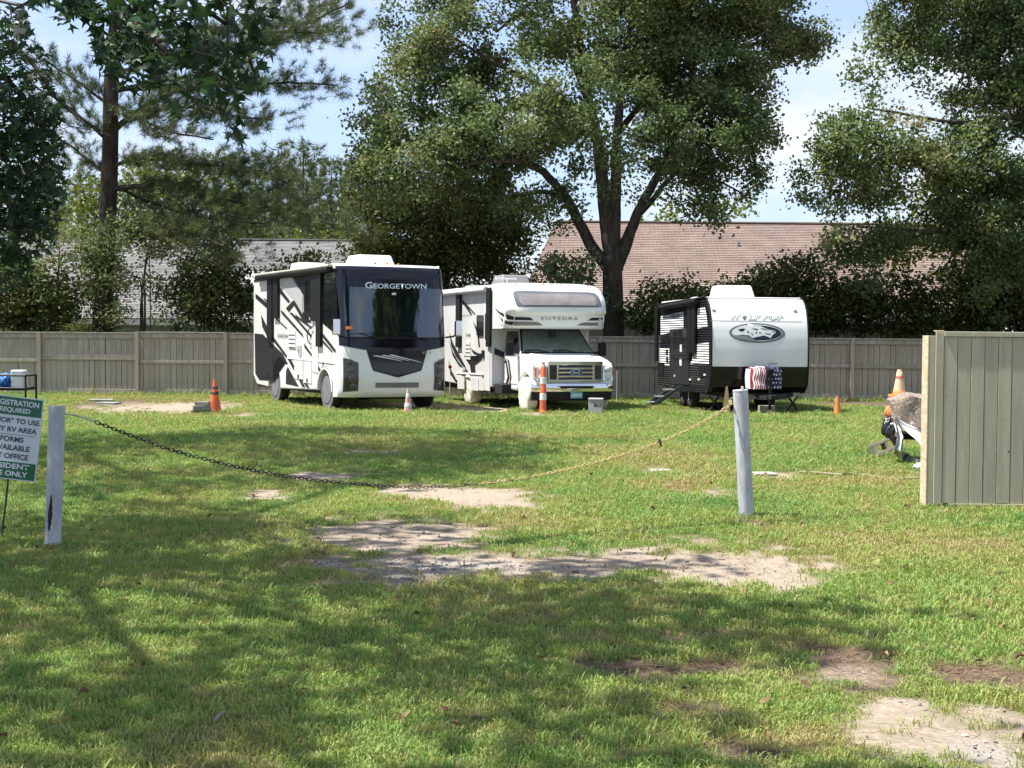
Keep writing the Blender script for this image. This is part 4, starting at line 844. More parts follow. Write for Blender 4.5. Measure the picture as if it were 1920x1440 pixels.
tg = M('emblem_grey', (.22, .23, .25), rough=.3, var=.2); navy = M('emblem_navy', (.022, .027, .05), rough=.25, var=.2)
decal('seam_line', [(672, 467), (1562, 478), (1562, 484), (672, 472)], tt, lightgrey, tr, off=.003, cut=120)
for c_ in ((712, 371), (1497, 378)): decal('marker_light', [(c_[0] + 19 * math.cos(a), c_[1] + 10 * math.sin(a)) for a in np.linspace(0, 6.283, 13)[:-1]], tt, midgrey, tr, off=.015, thick=True)
letters('lettering', 'LIMITED', (922, 391), (1076, 392), (1076, 404), (922, 403), tt, midgrey, tr, off=.004, spacing=1.9)
def outline_text(s, x0, x1, y0, y1):
    letters('lettering', s, (x0, y0), (x1, y0 + 2), (x1, y1 + 2), (x0, y1), tt, charcoal, tr, off=.004, bold=.035, shear=.15)
    letters('lettering', s, (x0 + 3, y0 + 3), (x1 - 3, y0 + 5), (x1 - 3, y1 - 1), (x0 + 3, y1 - 3), tt, M('lettering_white', (.72, .76, .74), rough=.4, var=.05), tr, off=.0065, bold=.0, shear=.15)
outline_text('W', 868, 975, 412, 462); outline_text('LF', 1045, 1165, 418, 463); outline_text('PUP', 1185, 1392, 422, 463)
c0 = (1008, 442)                              # paw for the O
for dx, dy, rx, ry in ((0, 8, 13, 9), (-16, -4, 6, 7), (-5, -14, 6, 7), (8, -14, 6, 7), (18, -4, 6, 7)):
    decal('paw_mark', [(c0[0] + dx + rx * math.cos(a), c0[1] + dy + ry * math.sin(a)) for a in np.linspace(0, 6.283, 11)[:-1]], tt, charcoal, tr, off=.005)
def ell(cx, cy, rx, ry, a0=0, a1=6.2832, n=48, rot=0.02): return [(cx + rx * math.cos(a) - rot * ry * math.sin(a) * 0, cy + ry * math.sin(a) + rot * rx * math.cos(a)) for a in np.linspace(a0, a1, n, endpoint=(a1 - a0) < 6.28)]
em = decal('emblem', ell(1129, 589, 270, 95), tt, midgrey, tr, off=.005, cut=60)
decal('emblem_ring', ell(1126, 588, 240, 80), tt, MATS['lettering_white'], em, off=.007, cut=60)
decal('emblem_field', ell(1140, 588, 222, 72), tt, navy, em, off=.009, cut=60)
wolf = [(897, 598), (905, 568), (930, 545), (985, 530), (1030, 525), (1040, 512), (1032, 498), (1062, 515), (1090, 530), (1112, 515), (1160, 522), (1210, 545), (1250, 560), (1290, 566), (1308, 575), (1302, 592), (1280, 604), (1258, 640), (1235, 625), (1190, 612), (1150, 622), (1085, 636), (1050, 612), (985, 605), (930, 612)]
decal('emblem_wolf_head', wolf, tt, M('emblem_white', (.70, .72, .72), rough=.35, var=.04), em, off=.011, cut=60)
decal('emblem_shade', [(900, 612), (985, 612), (1050, 622), (1085, 640), (1140, 672), (1060, 668), (970, 645)], tt, tg, em, off=.0105, cut=60)
for k, p in enumerate(([(1070, 548), (1105, 545), (1140, 552), (1128, 562), (1100, 555)], [(1150, 540), (1200, 548), (1240, 562), (1195, 556)], [(945, 552), (1000, 545), (1015, 552), (985, 560), (990, 575), (965, 574)], [(1066, 580), (1085, 598), (1090, 620), (1076, 604)], [(1120, 575), (1135, 580), (1110, 600)], [(1275, 572), (1300, 574), (1296, 584), (1278, 582)], [(1200, 590), (1262, 598), (1250, 606), (1215, 600)], [(1150, 580), (1175, 590), (1150, 596)], [(1025, 570), (1050, 575), (1052, 590), (1035, 584)])):
    decal('emblem_line', p, tt, charcoal, em, off=.0125)
decal('data_label', [(1240, 875), (1325, 876), (1325, 892), (1240, 891)], tt, lightgrey, tr, off=.004)
# side panels
tw_ = fw.side(-hw)
def gw(poly, m, off=.004, nm='side_panel', **k): return decal(nm, poly, tw_, m, tr, off=off, **k)
for p in ([(200, 428), (420, 380), (420, 562), (200, 604)], [(190, 738), (284, 730), (284, 880), (190, 868)], [(240, 868), (284, 868), (284, 906), (240, 903)], [(556, 352), (628, 336), (645, 430), (654, 528), (556, 544)], [(556, 690), (664, 682), (666, 884), (486, 888), (520, 790), (556, 775)]): gw(p, rib_w)
gw([(172, 892), (656, 892), (652, 960), (640, 1095), (172, 1102)], rib_g, off=.003)
letters('lettering', 'WOLF PUP', (298, 412), (386, 402), (386, 440), (298, 452), tw_, charcoal, tr, off=.008, bold=.02)
dd = gw([(292, 552), (478, 540), (478, 1088), (292, 1076)], M('trailer_door', (.028, .027, .028), rough=.3, var=.2), off=.02, nm='entry_door', thick=True)
decal('door_window', [(330, 565), (450, 556), (450, 730), (330, 735)], tw_, tint_g, dd, off=.028, thick=True)
P_ = [tw_(q)[0] + Vector((-.07, 0, 0)) for q in ((478, 630), (350, 625), (318, 640), (310, 700), (315, 780), (340, 806), (480, 800))]
MB().tube(P_, .014, 6).build('grab_rail', satin, dd)
for p in ([(395, 700), (412, 700), (412, 770), (395, 770)], [(388, 830), (412, 830), (410, 905), (392, 900)]): decal('door_latch', p, tw_, trim_w, dd, off=.03, thick=True)
for p in ([(255, 745), (272, 745), (272, 795), (255, 795)], [(258, 820), (274, 820), (274, 870), (258, 870)]): gw(p, satin, off=.02, nm='outlet_cover', thick=True)
gw([(572, 905), (640, 905), (634, 1010), (572, 1010)], satin, off=.016, nm='compartment_door', thick=True); gw([(175, 880), (232, 880), (232, 1000), (175, 1000)], satin, off=.016, nm='compartment_door', thick=True)
for q in ((342, 1000), (488, 1037), (572, 1035), (628, 990)):
    gw([(q[0] - 8, q[1] - 9), (q[0] + 8, q[1] - 9), (q[0] + 8, q[1] + 9), (q[0] - 8, q[1] + 9)], trim_w, off=.02, nm='side_fitting', thick=True)
aw = MB().tube([(-hw - .085, L3 - .2, 2.63), (-hw - .085, 1.15, 2.70)], .07, 10).build('awning', satin, tr, smooth=40)
for (za, zb) in (((480, 260), (506, 800)), ((517, 280), (550, 785)), ((168, 340), (184, 860))):
    p0, p1 = tw_(za)[0], tw_(zb)[0]; MB().box(-hw - .075, -hw - .025, min(p0.y, p1.y), max(p0.y, p1.y), p1.z, 2.7).build('awning_arm', satin, aw, bevel=.006)
gw([(424, 372), (478, 360), (478, 540), (424, 552)], satin, off=.012, nm='window', thick=True)
ac_unit(tr, -.02, 2.0, 2.79, .98, 1.0, .36, trim_w)
MB().lathe([(.2, 0), (.2, .05), (.1, .08), (0, .085)], 16, Matrix.Translation((-.75, 3.2, 2.79))).build('roof_vent', trim_w, tr, smooth=40)
for s in (-1, 1):
    for y_ in (2.55, 3.3): wheel(tr, s * 1.0, y_, .33, .2, s)
# steps
s0 = tw_((395, 1085))[0]; yA, yB = s0.y - .02, s0.y + .62
def stringer(y_): return MB().hexa([(-hw - .02, y_ - .02, .52), (-hw - .02, y_ + .02, .52), (-hw - .62, y_ + .02, .02), (-hw - .62, y_ - .02, .02)], [(-hw + .1, y_ - .02, .62), (-hw + .1, y_ + .02, .62), (-hw - .75, y_ + .02, .10), (-hw - .75, y_ - .02, .10)])
sto = stringer(yA).build('entry_steps', M('step_frame', (.05, .07, .075), rough=.5), tr, fix=True); stringer(yB).build('step_rail', MATS['step_frame'], sto, fix=True)
for k, (x_, z_) in enumerate(((-hw - .22, .42), (-hw - .45, .24), (-hw - .7, .09))): MB().box(x_ - .14, x_ + .12, yA + .021, yB - .021, z_, z_ + .03).build('tread', M('step_tread', (.14, .15, .15), rough=.8), sto, bevel=.005)
# chassis, tongue, jack, stabilisers
ch = MB(); ch.box(-.9, .9, .2, L3 - .2, .38, .48)
for s in (-1, 1): ch.hexa([(s * .85, .3, .36), (s * .78, .3, .36), (s * .04, -1.0, .36), (s * .11, -1.0, .36)], [(s * .85, .3, .46), (s * .78, .3, .46), (s * .04, -1.0, .46), (s * .11, -1.0, .46)])
ch.box(-.09, .09, -1.25, -.95, .38, .47); ch.build('chassis', under, tr, fix=True)
jk = MB().tube([(0, -.85, .14), (0, -.85, 1.0)], .035, 10).build('tongue_jack', satin, tr, smooth=40)
MB().box(-.07, .07, -.92, -.78, .98, 1.08).build('jack_head', satin, jk, bevel=.02); MB().lathe([(.09, .125), (.09, .14), (.02, .15)], 12, Matrix.Translation((0, -.85, 0))).build('jack_foot', satin, jk)
for s in (-1, 1): MB().tube([(s * .85, .5, .42), (s * 1.12, .45, .0)], .025, 6).tube([(s * 1.12, .5, .4), (s * .8, .42, .0)], .02, 6).build('stabiliser_jack', under, tr)
# flag-print tank cover
fm = [M('flag_navy', (.009, .013, .055), rough=.7), M('flag_red', (.27, .018, .03), rough=.7), M('flag_white', (.72, .70, .72), rough=.7)]
cv = MB(); N = 15; cx0, cx1, zb, zt = -.40, .34, .60, 1.12
def cvp(u, v_):                               # soft rounded cover front
    x = cx0 + (cx1 - cx0) * u; b_ = 1 - abs(2 * u - 1) ** 6; return Vector((x + .015 * math.sin(v_ * 9 + u * 5), -.60 - .22 * b_ ** .6 - .012 * math.sin(u * 40) - .02 * math.sin(v_ * 11), zb + (zt - zb) * v_ - .05 * v_ ** 4 * abs(2 * u - 1) ** 3 + .012 * math.sin(u * 31) * v_))
for i in range(N * 2):
    u0, u1 = i / (2 * N), (i + 1) / (2 * N); mi = 0 if u0 > .42 else (1 if i % 2 == 0 else 2)
    col_ = [[cvp(u0, t_) for t_ in np.linspace(0, 1, 9)] + [cvp(u0, 1) + Vector((0, .3, .02))], [cvp(u1, t_) for t_ in np.linspace(0, 1, 9)] + [cvp(u1, 1) + Vector((0, .3, .02))]]
    cv.grid(col_, mi)
for u in (0, 1): cv.grid([[cvp(u, t_) for t_ in (0, .5, 1)], [cvp(u, t_) + Vector((0, .42, 0)) for t_ in (0, .5, 1)]], 2 if u == 0 else 0)
cvo = cv.build('tank_cover', fm, tr, smooth=70, fix=True)
for i in range(5):
    for j in range(5):
        u = .50 + .105 * i + (.05 if j % 2 else 0); 
        if u > .95: continue
        v_ = .1 + .19 * j; p = cvp(u, v_); n = Vector((0, -1, 0)); r0 = .034
        pts = [p + Vector(((r0 if k % 2 == 0 else r0 * .45) * math.sin(k * math.pi / 5), -.006, (r0 if k % 2 == 0 else r0 * .45) * math.cos(k * math.pi / 5))) for k in range(10)]
        MB().add(pts + [p + Vector((0, -.006, 0))], [(10, k, (k + 1) % 10) for k in range(10)]).build('star', fm[2], cvo)
# ================================================================== POSTS, CHAIN, SIGN
pvc = M('grey_white_pipe', (.44, .455, .50), rough=.5, var=.26, vscale=7, stretch=(2, 2, .6), bump=.08, bscale=60)
scuff = M('black_scuff', (.012, .012, .013), rough=.7)
soil = M('post_soil', (.05, .042, .03), rough=1)
def pipe_post(px_b, px_t, r, label, closed):
    a = G(*px_b); tdir = at(px_t[0], px_t[1], a.y) - a; h = tdir.z; o = empty('pipe_post', a, label=label, cat='post', group='posts holding the chain')
    R = Matrix.Rotation(math.atan2(tdir.x, h), 4, 'Y')
    prof = [(r, -.25), (r, h * .3), (r * 1.005, h * .7), (r, h - .003), (r - .004, h), (r - .008, h - .003), (r - .008, h - .35), (0, h - .36)] if not closed else [(r, -.25), (r, h * .5), (r, h - .012), (r * 1.03, h - .01), (r * 1.03, h - .001), (r * .96, h + .004), (0, h + .008)]
    MB().lathe(prof, 32, R).build('pipe', pvc, o, smooth=40); return o, a, R, h
pl_, pa, pR, ph = pipe_post((99, 1028), (107, 761), .066, 'grey-white pipe post with a black scuff mark and open top', False)
pr_, pb, qR, qh = pipe_post((1400, 971), (1388, 731), .073, 'clean grey-white pipe post with a flat cap where the yellow chain ends', True)
# scuff: irregular burnt streak wrapped on the pipe
P = []; rr = .0668
for i in range(25):
    t = i / 24; z = ph * (.13 + .25 * (1 - t)); wdt = .0165 * (math.sin(math.pi * (.04 + .92 * t ** 1.25)) ** .75) * (1 + .10 * math.sin(i * 2.3) + .06 * math.sin(i * 5.9)) + .0012; c = -.004 - .010 * t + .0012 * math.sin(i * 1.7)
    row = []
    for j in range(7):
        x = c + wdt * (j / 3 - 1) + (.0012 * math.sin(i * 5.1 + j * 3) if j in (0, 6) else 0); x = max(-.06, min(.06, x)); row.append(pR @ Vector((x, -math.sqrt(rr ** 2 - x * x), z)))
    P.append(row)
MB().grid(P).build('scuff_mark', scuff, pl_, smooth=80)
MB().tube([qR @ Vector((.02, -.06, qh + .005)), qR @ Vector((.02, .0, qh + .03)), qR @ Vector((.02, .05, qh + .005))], .012, 6).build('cap_bolt', M('rust_bolt', (.2, .19, .18), rough=.6), pr_)
hook = MB().tube([qR @ Vector((-.06, .02, qh - .075)), qR @ Vector((-.095, .02, qh - .078)), qR @ Vector((-.10, .02, qh - .10))], .008, 6).build('eye_bolt', M('rust_bolt', (.2, .19, .18)), pr_)
# chain
cp = [(122, 776), (150, 781), (200, 799), (260, 822), (330, 846), (430, 872), (520, 890), (620, 903), (720, 911), (790, 913), (870, 909), (960, 900), (1060, 881), (1150, 858), (1237, 829), (1310, 796), (1365, 762), (1384, 746)]
A0, B0 = Vector((pa.x, pa.y)), Vector((pb.x, pb.y)); dv = (B0 - A0); nv = Vector((-dv.y, dv.x)).normalized()
def chain_pt(px, py):
    d = ray(px, py); t = (A0 - Vector((0, 0))).dot(nv) / Vector((d.x, d.y)).dot(nv); return CAMP + d * t
C3 = [chain_pt(*q) for q in cp]
C3[-1] = pb + (qR @ Vector((-.10, .02, qh - .10)))
dense = []
for i in range(len(C3) - 1):                 # catmull-rom
    p0, p1, p2, p3 = C3[max(i - 1, 0)], C3[i], C3[i + 1], C3[min(i + 2, len(C3) - 1)]
    for k in range(24):
        t = k / 24; dense.append(.5 * ((2 * p1) + (p2 - p0) * t + (2 * p0 - 5 * p1 + 4 * p2 - p3) * t * t + (3 * p1 - p0 - 3 * p2 + p3) * t ** 3))
dense.append(C3[-1])
chain = empty('chain', (pa.x, pa.y, 0), label='sagging chain strung between the two pipe posts, part black and part yellow', cat='chain')
ck = [M('chain_black', (.016, .016, .017), rough=.4, metal=.3), M('chain_olive', (.12, .10, .035), rough=.6), M('chain_yellow', (.44, .35, .14), rough=.5, var=.2, vscale=20)]
def link_mesh():
    q = MB(); n = 12; pts = []
    for k in range(n):
        a = 2 * math.pi * k / n; c, s = math.cos(a), math.sin(a); pts.append(Vector((.013 * (1 if c > 0 else -1) * (1 if abs(c) > .2 else 0) + .0125 * c, .0125 * s, 0)))
    r = .0042; m = 5; vs_ = []
    for k in range(n):
        t = (pts[(k + 1) % n] - pts[k - 1]).normalized(); b = Vector((0, 0, 1)); a = t.cross(b)
        for j in range(m): th = 2 * math.pi * j / m; vs_.append(pts[k] + (a * math.cos(th) + b * math.sin(th)) * r)
    q.add(vs_, [(k * m + j, k * m + (j + 1) % m, ((k + 1) % n) * m + (j + 1) % m, ((k + 1) % n) * m + j) for k in range(n) for j in range(m)]); me = q.mesh('link', 60); return me
lms = []
for m_ in ck:
    me = link_mesh(); me.materials.append(m_); lms.append(me)
pitch = .0355; acc = 0.; nxt = .09; nl = 0; rope_end = None
for i in range(len(dense) - 1):
    seg = dense[i + 1] - dense[i]; sl_ = seg.length
    while acc + sl_ >= nxt:
        p = dense[i] + seg * ((nxt - acc) / sl_); t = seg.normalized(); px = proj(p)[0]
        mi = 0 if px < 745 else (1 if px < 900 and nl % 3 else (1 if px < 1010 and nl % 5 == 0 else 2))
        if px < 178: mi = None
        if mi is not None:
            o = link('link', lms[mi], None, chain); q = t.to_track_quat('X', 'Z').to_matrix().to_4x4() @ Matrix.Rotation((rad(90) if nl % 2 else 0) + random.uniform(-.3, .3), 4, 'X')
            o.matrix_local = Matrix.Translation(p - chain.location) @ q
        nl += 1; nxt += pitch
    acc += sl_
rp = [p - chain.location for p in dense if proj(p)[0] < 182][::3]
MB().tube([Vector((.05, .03, rp[0].z + .002))] + rp, .007, 6).build('rope_end', M('pale_rope', (.45, .43, .38), rough=.9, var=.3, vscale=60), chain)
tp = chain_pt(1237, 829) - chain.location
MB().tube([tp + Vector((-.01, -.01, .035)), tp + Vector((0, -.012, 0)), tp + Vector((.012, -.01, -.045))], .008, 5).tube([tp + Vector((-.02, 0, .0)), tp + Vector((.02, 0, .008))], .012, 6).build('tie', scuff, chain)
# sign
sg_c = at(23, 821, 11.9); SW, SH = .465, .70
sg = empty('notice_sign', (sg_c.x, sg_c.y, 0), label='tilted green and white registration notice on a thin dark stake', cat='sign')
sgreen = M('sign_green', (.012, .13, .06), rough=.4, var=.12); swhite = M('sign_white', (.66, .70, .74), rough=.4, var=.06); sdark = M('sign_letter', (.07, .08, .10), rough=.5)
tilt = Matrix.Translation((0, 0, sg_c.z)) @ Matrix.Rotation(rad(6.4), 4, 'Y')
def sp_(u, v, y=0.): return tilt @ Vector(((u - .5) * SW, y, (.5 - v) * SH))
def splate(name, mat, u0, u1, v0, v1, y0, y1, parent): return MB().hexa([sp_(u0, v1, y0), sp_(u1, v1, y0), sp_(u1, v1, y1), sp_(u0, v1, y1)], [sp_(u0, v0, y0), sp_(u1, v0, y0), sp_(u1, v0, y1), sp_(u0, v0, y1)]).build(name, mat, parent, bevel=.001)
pan = splate('panel', swhite, 0, 1, 0, 1, -.003, .003, sg)
splate('green_band', sgreen, .02, .98, .013, .225, -.0045, -.0032, pan); splate('green_band', sgreen, .02, .98, .785, .987, -.0045, -.0032, pan); splate('rule', sdark, .08, .92, .455, .461, -.0042, -.0032, pan)
for s, v, wd, hh, m_ in (('REGISTRATION', .077, .85, .068, swhite), ('REQUIRED', .168, .56, .068, swhite), ('“PRIOR” TO USE', .29, .93, .064, sdark), ('ANY RV AREA', .395, .87, .064, sdark), ('FORMS', .512, .42, .064, sdark), ('AVAILABLE', .615, .68, .066, sdark), ('AT OFFICE', .718, .66, .066, sdark), ('RESIDENT', .835, .73, .064, swhite), ('USE ONLY', .925, .70, .064, swhite)):
    me, uv = textmesh(s, bold=.028)
    for vv, (a, b) in zip(me.vertices, uv): vv.co = sp_(.5 + (a - .5) * wd, v + (.5 - b) * hh, -.0062)
    link('lettering', me, m_, pan)
MB().tube([sp_(.5, .1, .01), sp_(.5, 1.0, .012), sp_(.5, 1.0 + sg_c.z / SH + .05, .012)], .009, 6).build('stake', M('stake_dark', (.03, .035, .03), rough=.6), sg)

# ================================================================== CONES AND SMALL THINGS
cor = M('cone_orange', (.58, .115, .035), rough=.6, var=.2, vscale=6); cor2 = M('cone_bright_orange', (.70, .20, .05), rough=.6, var=.12, vscale=6)
cfade = M('cone_faded', (.60, .50, .46), rough=.7, var=.2, vscale=9, tint2=(.50, .22, .16)); ctan = M('cone_tan', (.60, .42, .20), rough=.7, var=.12); cpeach = M('cone_peach', (.66, .47, .30), rough=.7, var=.12)
cblk = M('cone_black', (.02, .02, .02), rough=.8); cwhite = M('cone_white', (.68, .68, .68), rough=.5, var=.1)
def cone(loc, h, rb, rt, mat, label, base=None, bands=(), basemat=None, rz=.3):
    o = empty('traffic_cone', loc, rz, label=label, cat='traffic cone', group='traffic cones about the lot')
    MB().lathe([(rb, .02), (rb * .97, .05), (rt * 1.05, h - .02), (rt, h), (rt * .7, h), (rt * .6, h - .06), (0, h - .07)], 24).build('cone_body', mat, o, smooth=40)
    if base: MB().box(-base, base, -base, base, -.01, .035).build('base', basemat or mat, o, bevel=.012, seg=2)
    for z0, z1, m_ in bands:
        f = lambda z: rb * .97 + (rt * 1.05 - rb * .97) * (z - .05) / (h - .07)
        MB().lathe([(f(z0) + .001, z0), (f(z0) + .004, z0 + .003), (f(z1) + .004, z1 - .003), (f(z1) + .001, z1)], 24).build('band', m_, o, smooth=40)
    return o
cone(G(403, 776), .77, .155, .032, cor, 'tall orange traffic cone with dark bands and black base by the paving blocks', .19, ((.44, .50, cblk), (.56, .62, cblk)), cblk)
cone(G(765, 775), .58, .10, .025, cfade, 'faded pink and grey traffic cone in front of the black-fronted motorhome', .13, ((.14, .24, M('cone_grey_band', (.42, .42, .42), rough=.7)), (.36, .46, MATS['cone_grey_band'])), cfade, .1)
cone(G(1362, 774), .64, .10, .028, ctan, 'tan sun-bleached traffic cone before the travel trailer', None)
cone(G(1570, 778), .45, .095, .022, cor2, 'small plain bright orange traffic cone on the lawn by the back fence', None)
# channelizer tube
c0 = G(1018, 774); dl = empty('delineator_tube', c0, label='slim orange and white striped delineator tube standing before the chrome grille', cat='delineator')
MB().lathe([(.10, -.01), (.10, .03), (.085, .05), (.078, .10), (.066, 1.06), (.05, 1.09), (.035, 1.10), (.03, 1.17), (.045, 1.19), (.0, 1.21)], 24).build('tube', cor, dl, smooth=40)
for z0, z1 in ((.30, .46), (.68, .84)): MB().lathe([(.0795 - .0125 * (z0 - .1), z0), (.0835 - .0125 * (z0 - .1), z0 + .004), (.0835 - .0125 * (z1 - .1), z1 - .004), (.0795 - .0125 * (z1 - .1), z1)], 24).build('band', cwhite, dl, smooth=40)
MB().lathe([(.052, 1.08), (.054, 1.10), (.04, 1.12), (.036, 1.18), (.05, 1.195), (0, 1.22)], 16).build('top_cap', cfade, dl, smooth=40)
# grey box marked MAX
b0 = G(1117, 776); bx = empty('marker_box', b0, rad(-12), label='grey plastic box marked MAX on the grass by the chrome bumper', cat='box'); gpl = M('grey_plastic', (.30, .31, .30), rough=.6, var=.12)
MB().hexa([(-.16, -.08, 0), (.16, -.08, 0), (.16, .14, 0), (-.16, .14, 0)], [(-.165, -.07, .34), (.165, -.07, .34), (.165, .12, .34), (-.165, .12, .34)]).build('shell', gpl, bx, bevel=.015, seg=2)
MB().box(-.17, .17, -.085, .13, .325, .37).build('lid', M('grey_plastic_light', (.40, .41, .41), rough=.6), bx, bevel=.012)
me, uv = textmesh('MAX', bold=.03)
for vv, (a, b) in zip(me.vertices, uv): vv.co = (-.03 + .185 * a, -.0795 + .0, .17 + .085 * b)
link('lettering', me, scuff, bx)
# driveway marker rods
for (q, h, ring, lab) in (((843, 757), .95, True, 'thin white rod with a red ring between the two motorhomes'), ((1156, 757), .9, False, 'thin pale rod standing by the fence near the oak trunk')):
    o = empty('marker_rod', G(*q), label=lab, cat='marker'); MB().tube([(0, 0, -.1), (.005, 0, h)], .008, 6).build('rod', cwhite, o)
    if ring:
        R = Matrix.Translation((.005, 0, h + .03)) @ Matrix.Rotation(rad(90), 4, 'X'); MB().lathe([(.03, -.008), (.05, -.008), (.05, .008), (.03, .008), (.03, -.008)], 16, R).build('ring', M('ring_red', (.5, .06, .05), rough=.5), o, smooth=40)
# blocks
conc = M('concrete_block', (.34, .30, .24), rough=.95, var=.18, vscale=9, bump=.5, bscale=60); concg = M('grey_concrete', (.27, .265, .25), rough=.95, var=.2, vscale=9, bump=.5, bscale=60); pave = M('paver_stone', (.20, .19, .175), rough=.95, var=.25, vscale=5, bump=.5)
def cinder(name, loc, rot, L_, W_, H_, mat, label):
    o = bpy.data.objects.new(name, None); COL.objects.link(o); o.location = loc; o.rotation_euler = rot; tag(o, label, 'block')
    t = .05
    for y0 in (-W_ / 2, W_ / 2 - t): MB().box(-L_ / 2, L_ / 2, y0, y0 + t, 0, H_).build('face_shell', mat, o, bevel=.004)
    for x0 in (-L_ / 2, -t / 2, L_ / 2 - t): MB().box(x0 + .001, x0 + t - .001, -W_ / 2 + t, W_ / 2 - t, .002, H_ - .002).build('web', mat, o)
    return o
cinder('concrete_block', G(1437, 775), (0, 0, rad(8)), .36, .2, .19, conc, 'tan hollow concrete block lying under the trailer tongue')
bb = G(1655, 857); cinder('concrete_block', (bb.x, bb.y, .15), (rad(76), rad(-20), rad(10)), .42, .2, .2, conc, 'tilted hollow concrete block on the lawn beside the white plastic sheet')
def slab(px, w_, d_, h_, rz, mat, label, name='paving_stone', grp='loose slabs by the fence', z=0.):
    p = G(*px); o = MB().box(-w_ / 2, w_ / 2, -d_ / 2, d_ / 2, -.02, h_).build(name, mat, bevel=.008); o.location = (p.x, p.y, z); o.rotation_euler = (0, 0, rz); return tag(o, label, 'slab', grp)
slab((378, 776), .44, .3, .09, .1, pave, 'lowest wide paving block in the small stack beside the banded orange cone')
slab((378, 777), .38, .26, .085, .3, pave, 'middle paving block in the small stack beside the banded orange cone', z=.11)
slab((380, 777), .30, .22, .07, -.1, pave, 'topmost small paving block in the stack beside the banded orange cone', z=.215)
slab((190, 752), .62, .45, .05, .2, concg, 'flat grey paving slab on the bare soil near the fence post'); slab((205, 757), .5, .4, .04, -.2, concg, 'thin grey slab lying in front of the wider slab near the fence')
slab((1238, 883), .28, .3, .018, .1, M('pale_slab', (.33, .31, .27), rough=.9), 'small pale slab sunk in the lawn beyond the yellow chain', grp='pale pieces sunk in the lawn'); slab((1432, 889), .3, .3, .02, .1, MATS['pale_slab'], 'small pale slab sunk in the lawn behind the capped pipe post', grp='pale pieces sunk in the lawn')
# rope on the lawn
rpts = [(1500, 889), (1540, 891), (1580, 895), (1610, 893), (1640, 898), (1670, 902), (1700, 902), (1760, 900)]
rope = MB().tube([G(*q) + Vector((0, 0, .03)) for q in rpts], .016, 6).build('rope', M('lawn_rope', (.30, .27, .18), rough=.9, var=.3, vscale=40), smooth=60); tag(rope, 'pale rope snaking across the lawn towards the near fence panel', 'rope')
st_ = MB().tube([G(402, 1372) + Vector((0, 0, .05)), G(411, 1364) + Vector((0, 0, .055)), G(421, 1355) + Vector((0, 0, .05))], [.006, .008, .004], 6).build('stick', M('grey_stick', (.25, .24, .22), rough=.9)); tag(st_, 'short grey stick lying on the shaded lawn', 'stick')
# covered cart behind the near fence
DC = 20.6
def crumple(name, mat, fn, nu, nv_, parent=None, smooth=50): return MB().grid([[fn(i / nu, j / nv_) for i in range(nu + 1)] for j in range(nv_ + 1)]).build(name, mat, parent, smooth=smooth)
ccx = at(1668, 800, DC).x; cart = empty('covered_cart', (ccx, DC, 0), rad(-6), label='low cart under a brown camouflage tarp beside the near fence panel', cat='cart')
camo = bpy.data.materials.new('camo_tarp'); camo.use_nodes = True; nt = camo.node_tree; b = nt.nodes['Principled BSDF']; b.inputs['Roughness'].default_value = .75
vz_ = node(nt, 'ShaderNodeTexNoise'); vz_.inputs['Scale'].default_value = 24; vz_.inputs['Detail'].default_value = 3; tcx = node(nt, 'ShaderNodeTexCoord'); nt.links.new(tcx.outputs['Object'], vz_.inputs['Vector'])
cc_ = node(nt, 'ShaderNodeValToRGB'); e_ = cc_.color_ramp.elements; cc_.color_ramp.interpolation = 'CONSTANT'; e_[0].color = (.085, .06, .045, 1); e_[0].position = 0; e_[1].position = .42; e_[1].color = (.22, .18, .14, 1); q_ = e_.new(.52); q_.color = (.13, .10, .08, 1); q_ = e_.new(.6); q_.color = (.40, .36, .30, 1)
nt.links.new(vz_.outputs['Fac'], cc_.inputs[0]); nt.links.new(cc_.outputs[0], b.inputs['Base Color'])
def cover(u, v):
    # u round the girth front-bottom -> top -> back-bottom, v along x
    x = -.03 + 2.0 * v; zt = .93 + .03 * math.sin(v * 9) + .02 * math.sin(v * 23); k = 4 * u
    sag = .03 * math.sin(v * 14 + u * 9) + .018 * math.sin(v * 31 - u * 17)
    if u < .35: y, z = -.48 + .1 * (u / .35) + sag, .40 + (zt - .42) * (u / .35) + .05 * math.sin(v * 11)
    elif u < .65: y, z = -.38 + .76 * (u - .35) / .3, zt + .04 * math.sin((u - .35) / .3 * math.pi) + sag * .5
    else: y, z = .38 + .1 * (u - .65) / .35 + sag, zt - (zt - .42) * (u - .65) / .35
    if v < .12: y *= .75 + .25 * (v / .12) ** .5; z -= .05 * (1 - v / .12)
    return Vector((x, y, z))
P = [[cover(i / 30, j / 24) for i in range(31)] for j in range(25)]
cvm = MB().grid(P); cvm.add([p for p in P[0]] + [Vector((.02, 0, .5))], [(31, i + 1, i) for i in range(30)]); cvm.build('tarp', camo, cart, smooth=60)
MB().box(.08, 1.9, -.36, .36, .34, .72).build('cart_bed', satin, cart, bevel=.02)
for y_ in (-.42, .42): wheel(cart, 1.2, y_, .2, .1, 1).rotation_euler = (0, 0, rad(90))
